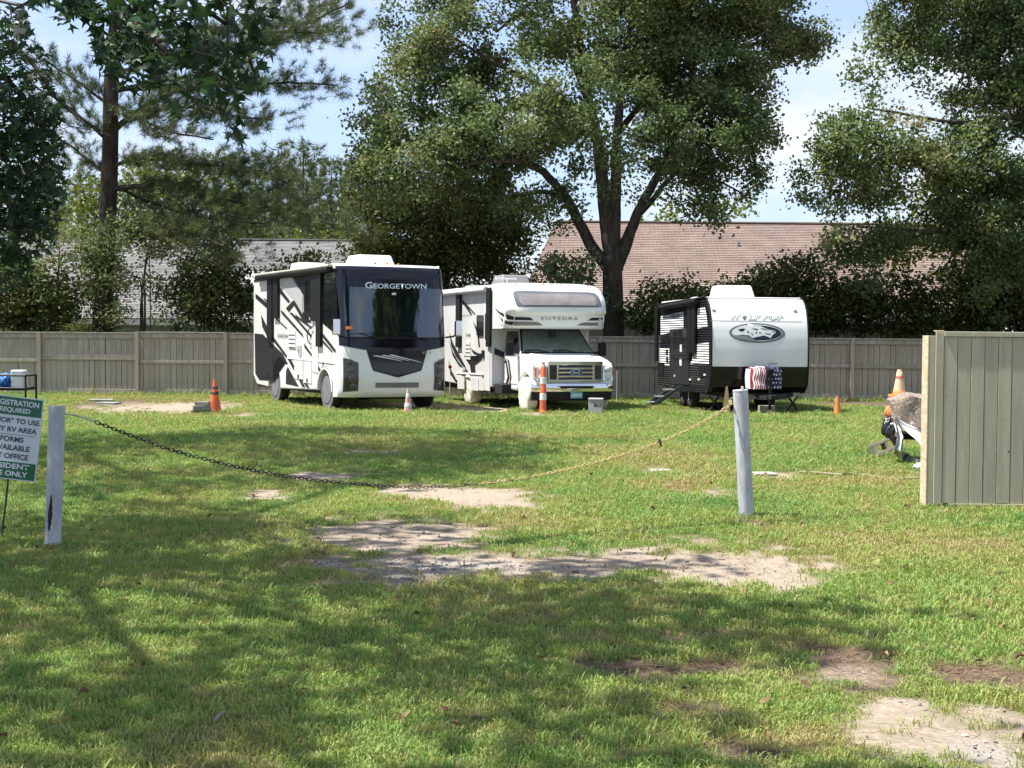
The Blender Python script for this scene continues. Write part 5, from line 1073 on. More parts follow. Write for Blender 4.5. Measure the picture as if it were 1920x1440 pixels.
def blob(name, mat, c, r3, seed, amp, label, cat):
    bm = bmesh.new(); bmesh.ops.create_icosphere(bm, subdivisions=4, radius=1)
    for v in bm.verts:
        d = v.co.normalized(); n = sum(a * math.sin(d.x * f + seed) * math.sin(d.y * f * 1.3 + seed * 2) * math.cos(d.z * f * .9 + seed) for a, f in ((1, 3.1), (.6, 6.7), (.35, 13), (.2, 23)))
        v.co = Vector((d.x * r3[0], d.y * r3[1], d.z * r3[2])) * (1 + amp * n)
    me = bpy.data.meshes.new(name); bm.to_mesh(me); bm.free(); me.polygons.foreach_set('use_smooth', [True] * len(me.polygons)); o = link(name, me, mat); o.location = c; return tag(o, label, cat)
p = at(1670, 803, DC - .25); blob('rubbish_bag', M('black_bag', (.014, .014, .016), rough=.3, var=.2), (p.x, p.y, .50), (.13, .13, .16), 2.2, .28, 'black plastic bag hanging at the end of the tarped cart', 'bag')
p = at(1665, 772, DC - .1); blob('orange_cloth', M('orange_fabric', (.66, .20, .06), rough=.8), (p.x + .02, p.y, p.z), (.065, .08, .085), 5.1, .3, 'crumpled orange cloth above the black bag on the cart', 'cloth')
p = at(1686, 746, DC + .1); cone((p.x, p.y, .935), .40, .095, .032, cpeach, 'peach cone with a red ring standing on top of the camouflage tarp', .12, ((.27, .30, M('cone_red', (.5, .09, .06), rough=.6)), (.30, .37, cpeach), (.02, .09, cor2)), cor2)
wsheet = M('white_plastic_sheet', (.66, .68, .70), rough=.45, var=.15, vscale=4)
def sheet(u, v):
    a = at(1676, 784, DC - .42); b_ = at(1790, 830, DC - .45); d_ = at(1790, 900, DC - 1.5)
    top = a.lerp(b_, u); bot = a.lerp(d_, u); q = top.lerp(bot, v); return q + Vector((0, -.03 * math.sin(v * 12 + u * 3) - .012 * math.sin(v * 31 + u * 9), .01 * math.sin(u * 21)))
shO = crumple('plastic_sheet', wsheet, lambda u, v: sheet(u, v), 24, 14)
def strip(u, v):
    pts = [at(1679, 795, DC - .42), at(1688, 822, DC - .5), at(1684, 846, DC - .52), G(1694, 866) + Vector((0, 0, .06)), G(1712, 868) + Vector((0, 0, .05)), G(1740, 874) + Vector((0, 0, .06))]
    k = u * 5; i = min(4, int(k)); q = pts[i].lerp(pts[i + 1], k - i); return q + Vector(((v - .5) * (.06 + .09 * math.sin(u * 3.1)), -.05 * math.sin(v * 9 + u * 7), .03 * math.sin(v * 7 + u * 13) + (v - .5) * .05 * (u > .55)))
crumple('trailing_strip', wsheet, strip, 30, 8, shO); tag(shO, 'white plastic sheet drooping from the tarped cart onto the grass', 'plastic sheet')
p = G(1726, 884); blob('plastic_bag', wsheet, (p.x, p.y, .05), (.1, .08, .06), 7.7, .25, 'small crumpled white plastic bag on the grass beside the near fence panel', 'bag')
# loaded rack at the far left, behind the notice
DR = 31.5; ra = at(48, 735, DR); rk = empty('cargo_rack', (ra.x, DR, 0), label='black metal cargo rack with rails behind the green notice', cat='rack'); rz_ = lambda y: at(30, y, DR).z
for z_ in (rz_(704), rz_(728)):
    for y_ in (0, .7): MB().tube([(0, y_, z_), (-1.9, y_, z_)], .025, 6).build('rail', satin, rk)
    MB().tube([(0, 0, z_), (0, .7, z_)], .025, 6).build('rail', satin, rk)
for x_ in (0, -.9, -1.9):
    for y_ in (0, .7): MB().tube([(x_, y_, rz_(704)), (x_, y_, rz_(728) if x_ > -.5 and False else 0)], .025, 6).build('upright', satin, rk)
MB().box(-1.9, 0, 0, .7, rz_(728) - .05, rz_(728) - .02).build('deck', satin, rk)
zf = rz_(728) - .02
tb = MB().box(-.15, .15, -.14, .14, 0, .42).build('storage_tub', M('tub_white', (.62, .64, .66), rough=.5, var=.08), bevel=.03, seg=2); tb.location = (at(27, 700, DR).x, DR + .3, zf); tag(tb, 'white plastic tub standing on the black cargo rack', 'tub')
blob('tarp_bundle', M('blue_tarp', (.02, .13, .42), rough=.5, var=.25, vscale=8), (at(4, 712, DR).x, DR + .3, zf + .17), (.16, .2, .18), 3.3, .25, 'crumpled blue tarpaulin bundle on the black cargo rack', 'tarp')
# yard lamp
lp = at(40, 48, 20.0); yl = empty('yard_lamp', (lp.x - 1.5, lp.y, 0), label='bell-shaped yard lamp on an arm among the sweetgum leaves', cat='lamp'); gmet = M('lamp_metal', (.10, .105, .10), rough=.5, metal=.4)
MB().tube([(0, 0, -.3), (0, 0, lp.z + .9)], .13, 12).build('pole', M('pole_wood', (.14, .11, .08), rough=.95, bump=.4, stretch=(5, 5, .6)), yl)
MB().tube([(.1, 0, lp.z + .35), (.8, 0, lp.z + .42), (1.5, 0, lp.z + .28)], .025, 8).build('arm', gmet, yl)
hd = MB().lathe([(0, .30), (.04, .30), (.05, .22), (.085, .20), (.09, .05), (.12, .02), (.13, -.05), (.12, -.055)], 20, Matrix.Translation((1.5, 0, lp.z))).build('lamp_head', gmet, yl, smooth=40)
MB().lathe([(.118, -.05), (.115, -.13), (.09, -.16), (0, -.165)], 20, Matrix.Translation((1.5, 0, lp.z))).build('lamp_bowl', M('lamp_bowl', (.30, .31, .30), rough=.3), hd, smooth=40)
# ================================================================== TREES
bark = M('oak_bark', (.085, .070, .055), rough=.95, spec=.15, var=.5, vscale=5, bump=1., bscale=14, stretch=(2.2, 2.2, .45), tint2=(.03, .025, .02))
barkp = M('pine_bark', (.075, .058, .048), rough=.95, spec=.15, var=.5, vscale=4, bump=1., bscale=9, stretch=(1.6, 1.6, .6), tint2=(.025, .02, .017))
oak_l = leafmat('oak_leaf', [(.054, .080, .036), (.090, .130, .050), (.130, .178, .068), (.19, .23, .098), (.25, .20, .11)], trans=.34, rough=.55, spec=.25)
ever_l = leafmat('evergreen_leaf', [(.026, .040, .013), (.055, .078, .020), (.10, .125, .03), (.17, .185, .045)], trans=.28, rough=.5, spec=.28)
lime_l = leafmat('sunlit_leaf', [(.06, .085, .018), (.11, .145, .03), (.17, .20, .04)], trans=.4, rough=.5)
gum_l = leafmat('sweetgum_leaf', [(.016, .038, .018), (.030, .066, .026), (.055, .105, .038)], trans=.32, rough=.5, spec=.3)
pine_l = leafmat('pine_needle', [(.036, .056, .022), (.062, .092, .032), (.10, .132, .045), (.145, .15, .06)], trans=.15, rough=.5)
far_l = leafmat('far_needle_haze_pale', [(.06, .085, .035), (.09, .12, .05), (.13, .155, .07)], trans=.15, rough=.6)  # distance haze put into the colour as paler needles
def unit(a): return a / (np.linalg.norm(a, axis=-1, keepdims=True) + 1e-9)
def leaves(ctr, n, sig, L_, W_, rg, up=.5, flat=.75):
    """diamond leaves scattered round clump centres; returns verts, quads, clump index"""
    k = len(ctr) * n; c = np.repeat(ctr, n, 0); ci = np.repeat(np.arange(len(ctr)), n)
    off = rg.normal(0, 1, (k, 3)); off *= sig * np.array([1, 1, flat]); p = c + off
    nr = unit(rg.normal(0, 1, (k, 3)) + np.array([0, 0, up])); a = unit(np.cross(nr, rg.normal(0, 1, (k, 3)))); b = np.cross(nr, a)
    s = rg.uniform(.7, 1.3, (k, 1)); a = a * L_ * .5 * s; b = b * W_ * .5 * s
    V = np.stack([p - a, p + b - a * .1, p + a, p - b - a * .1], 1).reshape(-1, 3); return V, np.arange(4 * k).reshape(-1, 4), ci
def needles(ctr, n, L_, W_, rg, dirs):
    k = len(ctr) * n; c = np.repeat(ctr, n, 0); ci = np.repeat(np.arange(len(ctr)), n); d0 = np.repeat(dirs, n, 0)
    d = unit(d0 * .55 + rg.normal(0, .62, (k, 3)) + np.array([0, 0, .12])); s = unit(np.cross(d, rg.normal(0, 1, (k, 3)))) * W_ * .5; l = rg.uniform(.7, 1.2, (k, 1)) * L_
    base = c + d * .02 + d0 * rg.uniform(-.14, .1, (k, 1)); V = np.stack([base - s, base + s, base + d * l], 1).reshape(-1, 3); return V, np.arange(3 * k).reshape(-1, 3), ci
def star(n):                                   # five-lobed leaf outline
    o = []
    for k in range(10):
        a = math.pi / 2 + k * math.pi / 5 + (.0); r = (1, .42)[k % 2]
        if k == 5: r = .25
        o.append((r * math.cos(a), r * math.sin(a)))
    return np.array(o)
STAR = star(10)
def starleaves(p, size, rg, droop=.5):
    k = len(p); nr = unit(rg.normal(0, 1, (k, 3)) * .75 + np.array([.1, -.35, .75])); t = unit(np.cross(nr, rg.normal(0, 1, (k, 3)) + np.array([0, 0, -1.])))
    dn = np.cross(nr, t); t2 = dn; s = rg.uniform(.6, 1.2, (k, 1, 1)) * size * .5
    V = p[:, None, :] + (t[:, None, :] * STAR[None, :, 0:1] + t2[:, None, :] * STAR[None, :, 1:2]) * s
    V += nr[:, None, :] * (rg.normal(0, .16, (k, 10, 1)) * s) + nr[:, None, :] * (-(STAR[None, :, 0:1] ** 2 + STAR[None, :, 1:2] ** 2) * .22 * s)
    ctr = p[:, None, :]; V = np.concatenate([V, ctr], 1).reshape(-1, 3); b0 = (np.arange(k) * 11)[:, None, None]
    tri = np.array([(10, j, (j + 1) % 10) for j in range(10)])[None] + b0; return V, tri.reshape(-1, 3), np.repeat(np.arange(k), 10)
def noise3(p, sc, seed): return vnoise(p[:, 0] * sc + p[:, 2] * .37 * sc, p[:, 1] * sc + p[:, 2] * .71 * sc, seed) * .5 + vnoise(p[:, 0] * sc * .6 - p[:, 2] * sc, p[:, 2] * sc + p[:, 1] * .4, seed + 5) * .5
def blobs_px(lst, D):
    out = []
    for b in lst:
        cx, cy, rx, ry = b[:4]; dy = b[4] if len(b) > 4 else 0; rd = b[5] if len(b) > 5 else None; Y_ = D + dy
        out.append((np.array(at(cx, cy, Y_)), np.array([rx * Y_ / F, rd or (rx + ry) / 2 * Y_ / F, ry * Y_ / F])))
    return out
def clump_points(blobs, per_m3, rg, gap=.42, gseed=3, gsc=.75, shell=.55, zmin=None):
    P = []
    for c, r in blobs:
        n = max(3, int(4.19 * r.prod() * per_m3)); d = unit(rg.normal(0, 1, (n, 3))); q = rg.uniform(0, 1, (n, 1)) ** (1 / 3) ; q = q * (1 - shell) + shell * np.sqrt(q)
        P.append(c + d * q * r)
    P = np.concatenate(P); P = P[noise3(P, gsc, gseed) > gap]
    if zmin is not None: P = P[P[:, 2] > zmin]
    return P
class Tree:
    def __init__(s, name, base, label, group=None, cat='tree'):
        s.root = empty(name, base, label=label, cat=cat, group=group); s.b = Vector(base); s.mb = MB(); s.sk = []
    def limb(s, pts, r0, r1, n=8, wob=.0, sub=5):
        pts = [Vector(p) for p in pts]; out = []
        for i in range(len(pts) - 1):
            p0, p1, p2, p3 = pts[max(i - 1, 0)], pts[i], pts[i + 1], pts[min(i + 2, len(pts) - 1)]
            for k in range(sub):
                t = k / sub; out.append(.5 * ((2 * p1) + (p2 - p0) * t + (2 * p0 - 5 * p1 + 4 * p2 - p3) * t * t + (3 * p1 - p0 - 3 * p2 + p3) * t ** 3) + Vector((random.uniform(-wob, wob), random.uniform(-wob, wob), random.uniform(-wob, wob))))
        out.append(pts[-1]); N = len(out); rs = [r0 + (r1 - r0) * (i / (N - 1)) ** .8 for i in range(N)]
        s.mb.tube([p - s.b for p in out], rs, n); s.sk += [(p, r) for p, r in zip(out, rs)]; return out
    def twigs(s, P, frac, rg, r=.02, maxd=6., n=4):
        sk = np.array([tuple(p) for p, _ in s.sk]); idx = rg.permutation(len(P))[:int(len(P) * frac)]; added = []
        for i in idx:
            d = np.linalg.norm((sk - P[i]) * np.array([1, 1, 1.25]), axis=1) + np.maximum(0, sk[:, 2] - P[i][2]) * .6; j = int(d.argmin())
            if d[j] > maxd: continue
            a, b = Vector(sk[j]), Vector(P[i]); l = (b - a).length; mid = a.lerp(b, .5) + Vector((rg.normal(0, .08 * l), rg.normal(0, .08 * l), .10 * l))
            rr_ = r * (.6 + .35 * l); s.mb.tube([a - s.b, mid - s.b, b - s.b], [rr_, rr_ * .7, rr_ * .3], n, cap=False); added += [(mid, 0), (b, 0)]
            if len(added) % 24 == 0: s.sk += added; sk = np.array([tuple(p) for p, _ in s.sk]); added = []
    def done(s, V, Fq, tint, mat, bark_m, crown='crown'):
        s.mb.build('trunk', bark_m, s.root, smooth=60)
        me = bulkmesh(crown, V - np.array(s.b), Fq, tint); o = link(crown, me, mat, s.root); return s.root
def tints(P, ci, rg, base=.45, cl=.30, ind=.13, sc=.5, seed=9):
    c = base + rg.normal(0, cl * .5, len(P)) + (noise3(P, sc, seed) - .5) * cl * 2.2; t = c[ci] + rg.normal(0, ind, len(ci)); return np.clip(t, 0, 1)
def px_path(lst, D): return [at(q[0], q[1], D + (q[2] if len(q) > 2 else 0)) for q in lst]

# ---- big oak behind the cab-over motorhome
rg = np.random.default_rng(21); D = 44.0
base = at(1152, 640, D); base.z = -.1
ok = Tree('oak_tree', (base.x, base.y, 0), 'big spreading oak with a forked trunk behind the cab-over motorhome')
ok.limb([Vector((base.x, D, -.1)), *px_path([(1150, 610), (1149, 540), (1147, 480)], D)], .36, .30, 12)
ok.limb(px_path([(1147, 490), (1138, 420), (1128, 330), (1118, 250), (1100, 170), (1085, 60), (1070, -60), (1075, -200)], D), .27, .07, 10, .01)
ok.limb(px_path([(1150, 500), (1152, 420), (1155, 330), (1158, 240), (1172, 120, .5), (1190, 0, .8), (1200, -150, 1)], D), .24, .07, 10, .01)
ok.limb(px_path([(1142, 505), (1105, 455), (1075, 395), (1045, 350, -.6), (1000, 310, -1), (940, 300, -1.4), (860, 310, -1.5), (790, 330, -1.5)], D), .22, .05, 9, .015)
ok.limb(px_path([(1155, 505), (1175, 455), (1195, 400), (1225, 345, -.4), (1252, 290, -.8), (1275, 220, -1), (1300, 140, -.8), (1320, 40, -.5)], D), .22, .05, 9, .015)
ok.limb(px_path([(1160, 480), (1185, 420, .5), (1220, 380, .8), (1260, 330, 1.2), (1330, 280, 1.5), (1400, 230, 1.5)], D), .14, .04, 8, .015)
ok.limb(px_path([(1120, 265), (1090, 215), (1050, 185, -.8), (1005, 155, -1.4), (930, 120, -1.6), (850, 70, -1.5)], D), .15, .04, 8, .015)
ok.limb(px_path([(1112, 215), (1080, 130, .6), (1050, 50, 1), (985, 25, 1), (930, 60, 1)], D), .12, .04, 8, .015)
ok.limb(px_path([(1158, 250), (1210, 190, .8), (1280, 130, 1.2), (1380, 90, 1.4), (1470, 70, 1.4)], D), .12, .03, 7, .015)
ok.limb(px_path([(1060, 375), (1020, 360, .6), (960, 370, 1), (900, 380, 1.2), (840, 360, 1.2)], D), .09, .03, 7, .015)
ok.limb(px_path([(1240, 310, -.6), (1290, 330, -1), (1350, 340, -1.2), (1400, 370, -1.2)], D), .08, .02, 6, .015)
BL = blobs_px([(760, 300, 105, 95, -1.5), (720, 240, 60, 60, -1), (820, 190, 140, 95, 0), (800, 60, 85, 70, 1), (900, 90, 130, 100, -1), (950, 220, 130, 90, -2.4), (1000, 40, 130, 80, 1), (1060, 150, 120, 90, -2.6), (1150, 60, 170, 90, 0), (1190, 235, 125, 75, -2.8),
              (1300, 120, 150, 105, 0), (1420, 80, 120, 75, .5), (1490, 70, 66, 50, 0), (1330, 240, 110, 80, -1.5), (1270, 345, 105, 60, -1.5), (1370, 345, 66, 55, -.5), (1235, 435, 45, 40, -1.2), (900, 310, 120, 60, 0), (1010, 330, 90, 45, 1), (860, 380, 90, 45, 1), (1060, -60, 280, 90, 0, 3), (1300, -40, 230, 90, 0, 3), (860, -50, 130, 60, 0), (1430, 170, 80, 45, .5), (700, 330, 50, 50, -1), (1180, 330, 60, 50, -2), (1400, 260, 60, 50, 0), (1020, 395, 80, 50, -.6), (960, 350, 90, 50, -1), (1090, 270, 70, 55, -2.4), (1215, 310, 80, 50, -2), (1310, 300, 90, 55, .6), (1240, 170, 80, 60, 1.2), (1330, 385, 55, 35, -.6), (1240, 400, 45, 40, -1), (1080, 420, 40, 36, 1), (1270, 250, 80, 50, 1.2), (1140, 130, 70, 60, 1.4), (1020, 250, 80, 60, 1), (880, 230, 90, 60, 1.2)], D)
P = clump_points(BL, 4.0, rg, gap=.388, gseed=13, gsc=.8); ok.twigs(P, .28, rg, .011, 4.5)
V, Fq, ci = leaves(P, 120, .235, .125, .082, rg, .6); ok.done(V, Fq, tints(P, ci, rg, .42), oak_l, bark)
# ---- oak at the right
rg = np.random.default_rng(31); D = 42.8
bx_ = at(2010, 600, D); rt = Tree('oak_tree', (bx_.x, D, 0), 'oak with low sideways limbs hanging over the fence and dark shrubs')
rt.limb([Vector((bx_.x, D, -.1)), *px_path([(2005, 500), (1995, 330), (1985, 150), (1990, -80)], D)], .42, .2, 12, .02)
for q, r in (([(1998, 350), (1920, 345), (1860, 335, -.8), (1800, 328, -1.2), (1745, 325, -1.5), (1700, 290, -1.5), (1640, 270, -1.6)], .13), ([(2002, 470), (1925, 460, -.3), (1840, 445, -.6), (1760, 435, -1), (1670, 428, -1.2), (1610, 425, -1.2)], .11), ([(1920, 345), (1860, 370, -.5), (1800, 390, -1), (1760, 430, -1)], .06), ([(1992, 250), (1920, 180, .5), (1840, 120, .8), (1740, 60, .8)], .13), ([(1992, 220), (1900, 220, -1), (1800, 230, -1.5), (1700, 215, -1.6), (1620, 200, -1.6)], .1), ([(1830, 445, -.6), (1790, 475, -.8), (1765, 510, -.8)], .06), ([(1990, 60), (1900, 20), (1800, -40)], .1)):
    rt.limb(px_path(q, D), r, .025, 7, .02)
BL = blobs_px([(1690, 55, 70, 65, .5), (1800, 60, 120, 75, 0), (1890, 90, 90, 90, -.6), (1870, 190, 100, 80, -1), (1740, 120, 70, 40, -1), (1640, 140, 55, 35, -1.2), (1560, 255, 66, 50, -1.2), (1650, 260, 100, 60, -1.6), (1530, 330, 50, 45, -1), (1610, 330, 80, 50, -1), (1710, 340, 110, 70, -1.4), (1830, 300, 110, 70, -1.2), (1900, 320, 80, 80, -.6), (1620, 440, 82, 50, -1), (1740, 430, 110, 55, -1), (1850, 430, 100, 60, -1), (1545, 385, 35, 22, -.8), (1640, 520, 60, 35, -.8), (1780, 520, 110, 55, -.8), (1890, 530, 80, 70, -.6), (1830, -50, 220, 60, 0, 3), (1960, 200, 80, 160, 0), (1960, 440, 70, 120, 0), (1600, 470, 60, 45, -.6), (1690, 480, 80, 50, -.4), (1590, 400, 60, 40, -1), (1770, 490, 90, 50, -.2), (1860, 480, 80, 60, 0)], D)
P = clump_points(BL, 4.8, rg, gap=.385, gseed=23, gsc=.8); rt.twigs(P, .30, rg, .011, 4.5)
V, Fq, ci = leaves(P, 120, .235, .125, .082, rg, .6); rt.done(V, Fq, tints(P, ci, rg, .46), oak_l, bark)
# ---- dense evergreen behind the black-fronted motorhome, and a sunlit tree behind the right oak
def bushy(name, label, blobs, D, mat, per, nleaf, sig, L_, W_, seed, base=.4, gap=.36, trunk=None, cat='tree', group=None, cl=.25, stems=5, brk=None, frac=.2):
    rg = np.random.default_rng(seed); BLb = blobs_px(blobs, D); allc = np.array([c for c, r in BLb]); cx = float(allc[:, 0].mean()); t = Tree(name, (cx, D, 0), label, group, cat)
    if trunk: 
        for q, r0, r1 in trunk: t.limb([Vector((at(q[0][0], q[0][1], D).x, D, -.1))] + px_path(q, D), r0, r1, 7, .01)
    else:
        for k in range(stems):
            c, r = BLb[k % len(BLb)]; e = Vector(c) + Vector((rg.normal(0, .2), rg.normal(0, .2), 0)); t.limb([Vector((cx + (c[0] - cx) * .6 + rg.normal(0, .15), D + rg.normal(0, .15), -.1)), Vector((cx + (c[0] - cx) * .85, D, e.z * .5)), e], .05, .015, 5, .02, 3)
    P = clump_points(BLb, per, rg, gap=gap, gseed=seed, gsc=1.1, zmin=.15); t.twigs(P, frac, rg, .008, 3)
    V, Fq, ci = leaves(P, nleaf, sig, L_, W_, rg, .5); t.done(V, Fq, tints(P, ci, rg, base, cl), mat, brk or bark, 'crown' if cat == 'tree' else 'foliage'); return t
bushy('evergreen_tree', 'dense dark evergreen tree rising behind the two motorhomes', [(715, 440, 58, 85, 0), (790, 430, 90, 90, -.4), (880, 440, 100, 90, .3), (950, 410, 70, 65, .5), (690, 380, 40, 60, 0), (770, 370, 80, 50, 0), (960, 490, 50, 50, 0), (840, 510, 120, 60, 0), (740, 510, 60, 60, 0)], 46.5, ever_l, 5.2, 100, .28, .14, .07, 41, .46, .33, trunk=[([(830, 560), (835, 460), (840, 380)], .2, .08), ([(835, 480), (760, 430), (720, 400)], .09, .03), ([(835, 470), (900, 430), (950, 400)], .09, .03)])
bushy('sunlit_tree', 'yellow-green sunlit tree showing through the limbs of the right-hand oak'.replace('right-hand ', ''), [(1740, 400, 80, 60), (1840, 390, 80, 70), (1900, 440, 70, 70), (1700, 460, 60, 60), (1820, 480, 100, 60), (1640, 440, 50, 40)], 45.3, lime_l, 3.0, 60, .36, .16, .10, 43, .5, .36, trunk=[([(1830, 560), (1830, 470), (1825, 390)], .2, .06)])
bushy('roadside_tree', 'pale green treetop peeping over the pinkish-brown roof ridge', [(1320, 395, 60, 25), (1380, 400, 40, 22), (1270, 400, 40, 20)], 78, lime_l, .5, 40, .5, .3, .18, 44, .5, .3, trunk=[([(1330, 560), (1330, 430), (1330, 395)], .25, .08)])
# shrubs behind the fence
SH = 'shrubs behind the back fence'
for (lab, bl, D_, mt, seed, bs, gp) in (
    ('broad dark shrub at the fence beyond the cargo rack', [(25, 560, 70, 55), (70, 590, 80, 40), (110, 560, 50, 45), (20, 510, 50, 40)], 43.2, ever_l, 51, .34, .34),
    ('dark shrub between the pine trunk and the black-fronted motorhome', [(330, 580, 60, 42), (400, 560, 70, 55), (450, 580, 40, 45), (380, 525, 50, 35), (440, 520, 30, 30)], 43.2, ever_l, 52, .38, .36),
    ('leafy shrub tips showing above the awning of the black-fronted motorhome', [(570, 485, 38, 16), (530, 500, 30, 16), (600, 500, 30, 20), (640, 480, 18, 14), (560, 530, 60, 30)], 43.6, ever_l, 53, .42, .30),
    ('open leafy shrub against the pinkish roof beside the oak trunk', [(1060, 510, 45, 30), (1100, 500, 30, 30), (1030, 490, 22, 20), (1080, 550, 50, 30)], 43.0, oak_l, 54, .40, .42),
    ('rounded dark shrub between the oak trunk and the travel trailer', [(1225, 575, 50, 45), (1270, 555, 45, 35), (1200, 600, 40, 30), (1300, 585, 40, 40)], 43.2, ever_l, 55, .36, .30),
    ('tall dark shrub rising behind the travel trailer roof', [(1440, 535, 55, 36), (1490, 520, 50, 40), (1400, 570, 70, 45), (1540, 560, 60, 55), (1480, 590, 90, 40), (1340, 580, 50, 40)], 43.4, ever_l, 56, .38, .30),
    ('spreading dark shrub with bare stems behind the fence near the plank panel', [(1600, 580, 70, 50), (1680, 590, 60, 45), (1650, 550, 70, 40), (1740, 600, 60, 40)], 43.6, ever_l, 57, .34, .36),
    ('dark shrub mass behind the fence beyond the plank panel', [(1800, 590, 80, 50), (1890, 590, 80, 60), (1840, 550, 70, 55), (1950, 580, 60, 60), (1770, 545, 55, 45), (1900, 530, 60, 50)], 43.8, ever_l, 58, .34, .32)):
    bushy('shrub', lab, bl, D_, mt, 13.0, 60, .21, .145, .08, seed, bs, gp, cat='shrub', group=SH, stems=6, frac=.1)
bushy('holly_tree', 'leafy young tree filling the gap before the light siding gable', [(90, 500, 50, 30), (140, 490, 45, 30), (110, 455, 40, 26), (60, 470, 40, 30), (150, 545, 40, 26), (90, 545, 50, 30), (170, 470, 40, 34), (60, 520, 50, 34), (130, 440, 40, 24)], 42.9, oak_l, 11.0, 60, .22, .125, .07, 62, .5, .34, trunk=[([(110, 600), (108, 540), (112, 470)], .05, .02)], frac=.4)
# slender sapling in front of the grey roof
bushy('sapling', 'slender young tree with layered leafy twigs beside the pine trunk', [(250, 470, 60, 26), (320, 455, 60, 24), (370, 480, 60, 26), (220, 520, 60, 22), (300, 520, 50, 22), (340, 560, 60, 20), (180, 480, 40, 24), (160, 540, 40, 20), (260, 430, 70, 20), (390, 440, 50, 22), (240, 590, 50, 18), (330, 600, 50, 18), (300, 425, 60, 22), (400, 470, 50, 24), (220, 445, 50, 22), (420, 500, 40, 24)], 42.7, oak_l, 11, 66, .22, .12, .065, 61, .5, .36,
      trunk=[([(265, 600), (267, 545), (275, 490), (290, 450), (300, 420)], .055, .02), ([(266, 545), (240, 515), (215, 490)], .03, .01), ([(268, 540), (310, 525), (350, 515)], .03, .01), ([(272, 500), (292, 470), (330, 450)], .025, .01), ([(266, 560), (300, 580), (340, 595)], .02, .008), ([(270, 520), (230, 550), (190, 560)], .02, .008), ([(280, 480), (250, 450), (200, 460)], .02, .008)], frac=.6)
# palmetto
rg = np.random.default_rng(66); D = 42.8; pb_ = at(135, 620, D); pm = empty('palmetto', (pb_.x, D, 0), label='palmetto with pale fan fronds behind the fence beside the pine trunk', cat='palm'); pfm = leafmat('palm_frond', [(.07, .10, .035), (.14, .17, .06), (.24, .22, .10)], trans=.3)
MB().tube([(0, 0, -.1), (0, 0, 1.2)], .12, 8).build('trunk', bark, pm)
for k in range(9):
    a = rg.uniform(0, 6.28); el = rg.uniform(.15, 1.2); d = Vector((math.cos(a) * math.cos(el), math.sin(a) * math.cos(el) * .6, math.sin(el))); c = Vector((0, 0, 1.2)) + d * rg.uniform(.7, 1.1); side = d.cross(Vector((0, 0, 1))).normalized(); Vv = []; Ff = []
    q = MB().tube([(0, 0, 1.2), c], .012, 4)
    for j in range(15):
        th = (j / 14 - .5) * 3.3; dd = d * math.cos(th) + side * math.sin(th); e = c + dd * rg.uniform(.55, .75) + Vector((0, 0, -.14)); w_ = d.cross(dd).normalized() if abs(th) > .05 else Vector((0, 0, 1)); nn_ = dd.cross(w_).normalized() * .02
        mid = c + dd * .35 + Vector((0, 0, -.02)); q.add([c, mid + nn_, e, mid - nn_], [(0, 1, 2, 3)])
    fo = q.build('frond', pfm, pm); at_ = fo.data.attributes.new('tint', 'FLOAT', 'FACE'); at_.data.foreach_set('value', rg.uniform(.1, .9, len(fo.data.polygons)).astype(np.float32))
# ---- pine
def pine_crown(t, paths, per_m, rg, n, L_, W_, seed, wid=.55, extra=None):
    C = []; Dn = []
    for pts, dens in paths:
        pts = np.array([tuple(p) for p in pts]); seg = np.linalg.norm(np.diff(pts, axis=0), axis=1); tot = seg.sum(); m = max(2, int(tot * per_m * dens)); u = rg.uniform(.18, 1.03, m) * tot; cs = np.concatenate([[0], np.cumsum(seg)]); q = np.stack([np.interp(u, cs, pts[:, k]) for k in range(3)], 1)
        dr = unit(pts[-1] - pts[0]); off = rg.normal(0, 1, (m, 3)) * np.array([wid, wid, wid * .45]) * (.45 + .8 * np.minimum(1, (u / tot)))[:, None]; C.append(q + off); Dn.append(unit(off * .8 + dr * .5 + np.array([0, 0, .35])))
    if extra:
        c = clump_points(extra, 2.2, rg, gap=.44, gseed=seed, gsc=.7); C.append(c); Dn.append(unit(rg.normal(0, .5, (len(c), 3)) + np.array([.3, 0, .4])))
    C = np.concatenate(C); Dn = np.concatenate(Dn); t.twigs(C, .35, rg, .009, 3.5, 3); V, Fq, ci = needles(C, n, L_, W_, rg, Dn); return C, V, Fq, ci
rg = np.random.default_rng(71); D = 43.4; pbx = at(192, 640, D); pn = Tree('pine_tree', (pbx.x, D, 0), 'tall pine with a dark straight trunk and long drooping limbs behind the fence')
pn.limb([Vector((pbx.x, D, -.1)), *px_path([(192, 610), (197, 500), (203, 380), (207, 250), (209, 150), (216, 60), (226, -60), (240, -280)], D)], .33, .17, 12, .008)
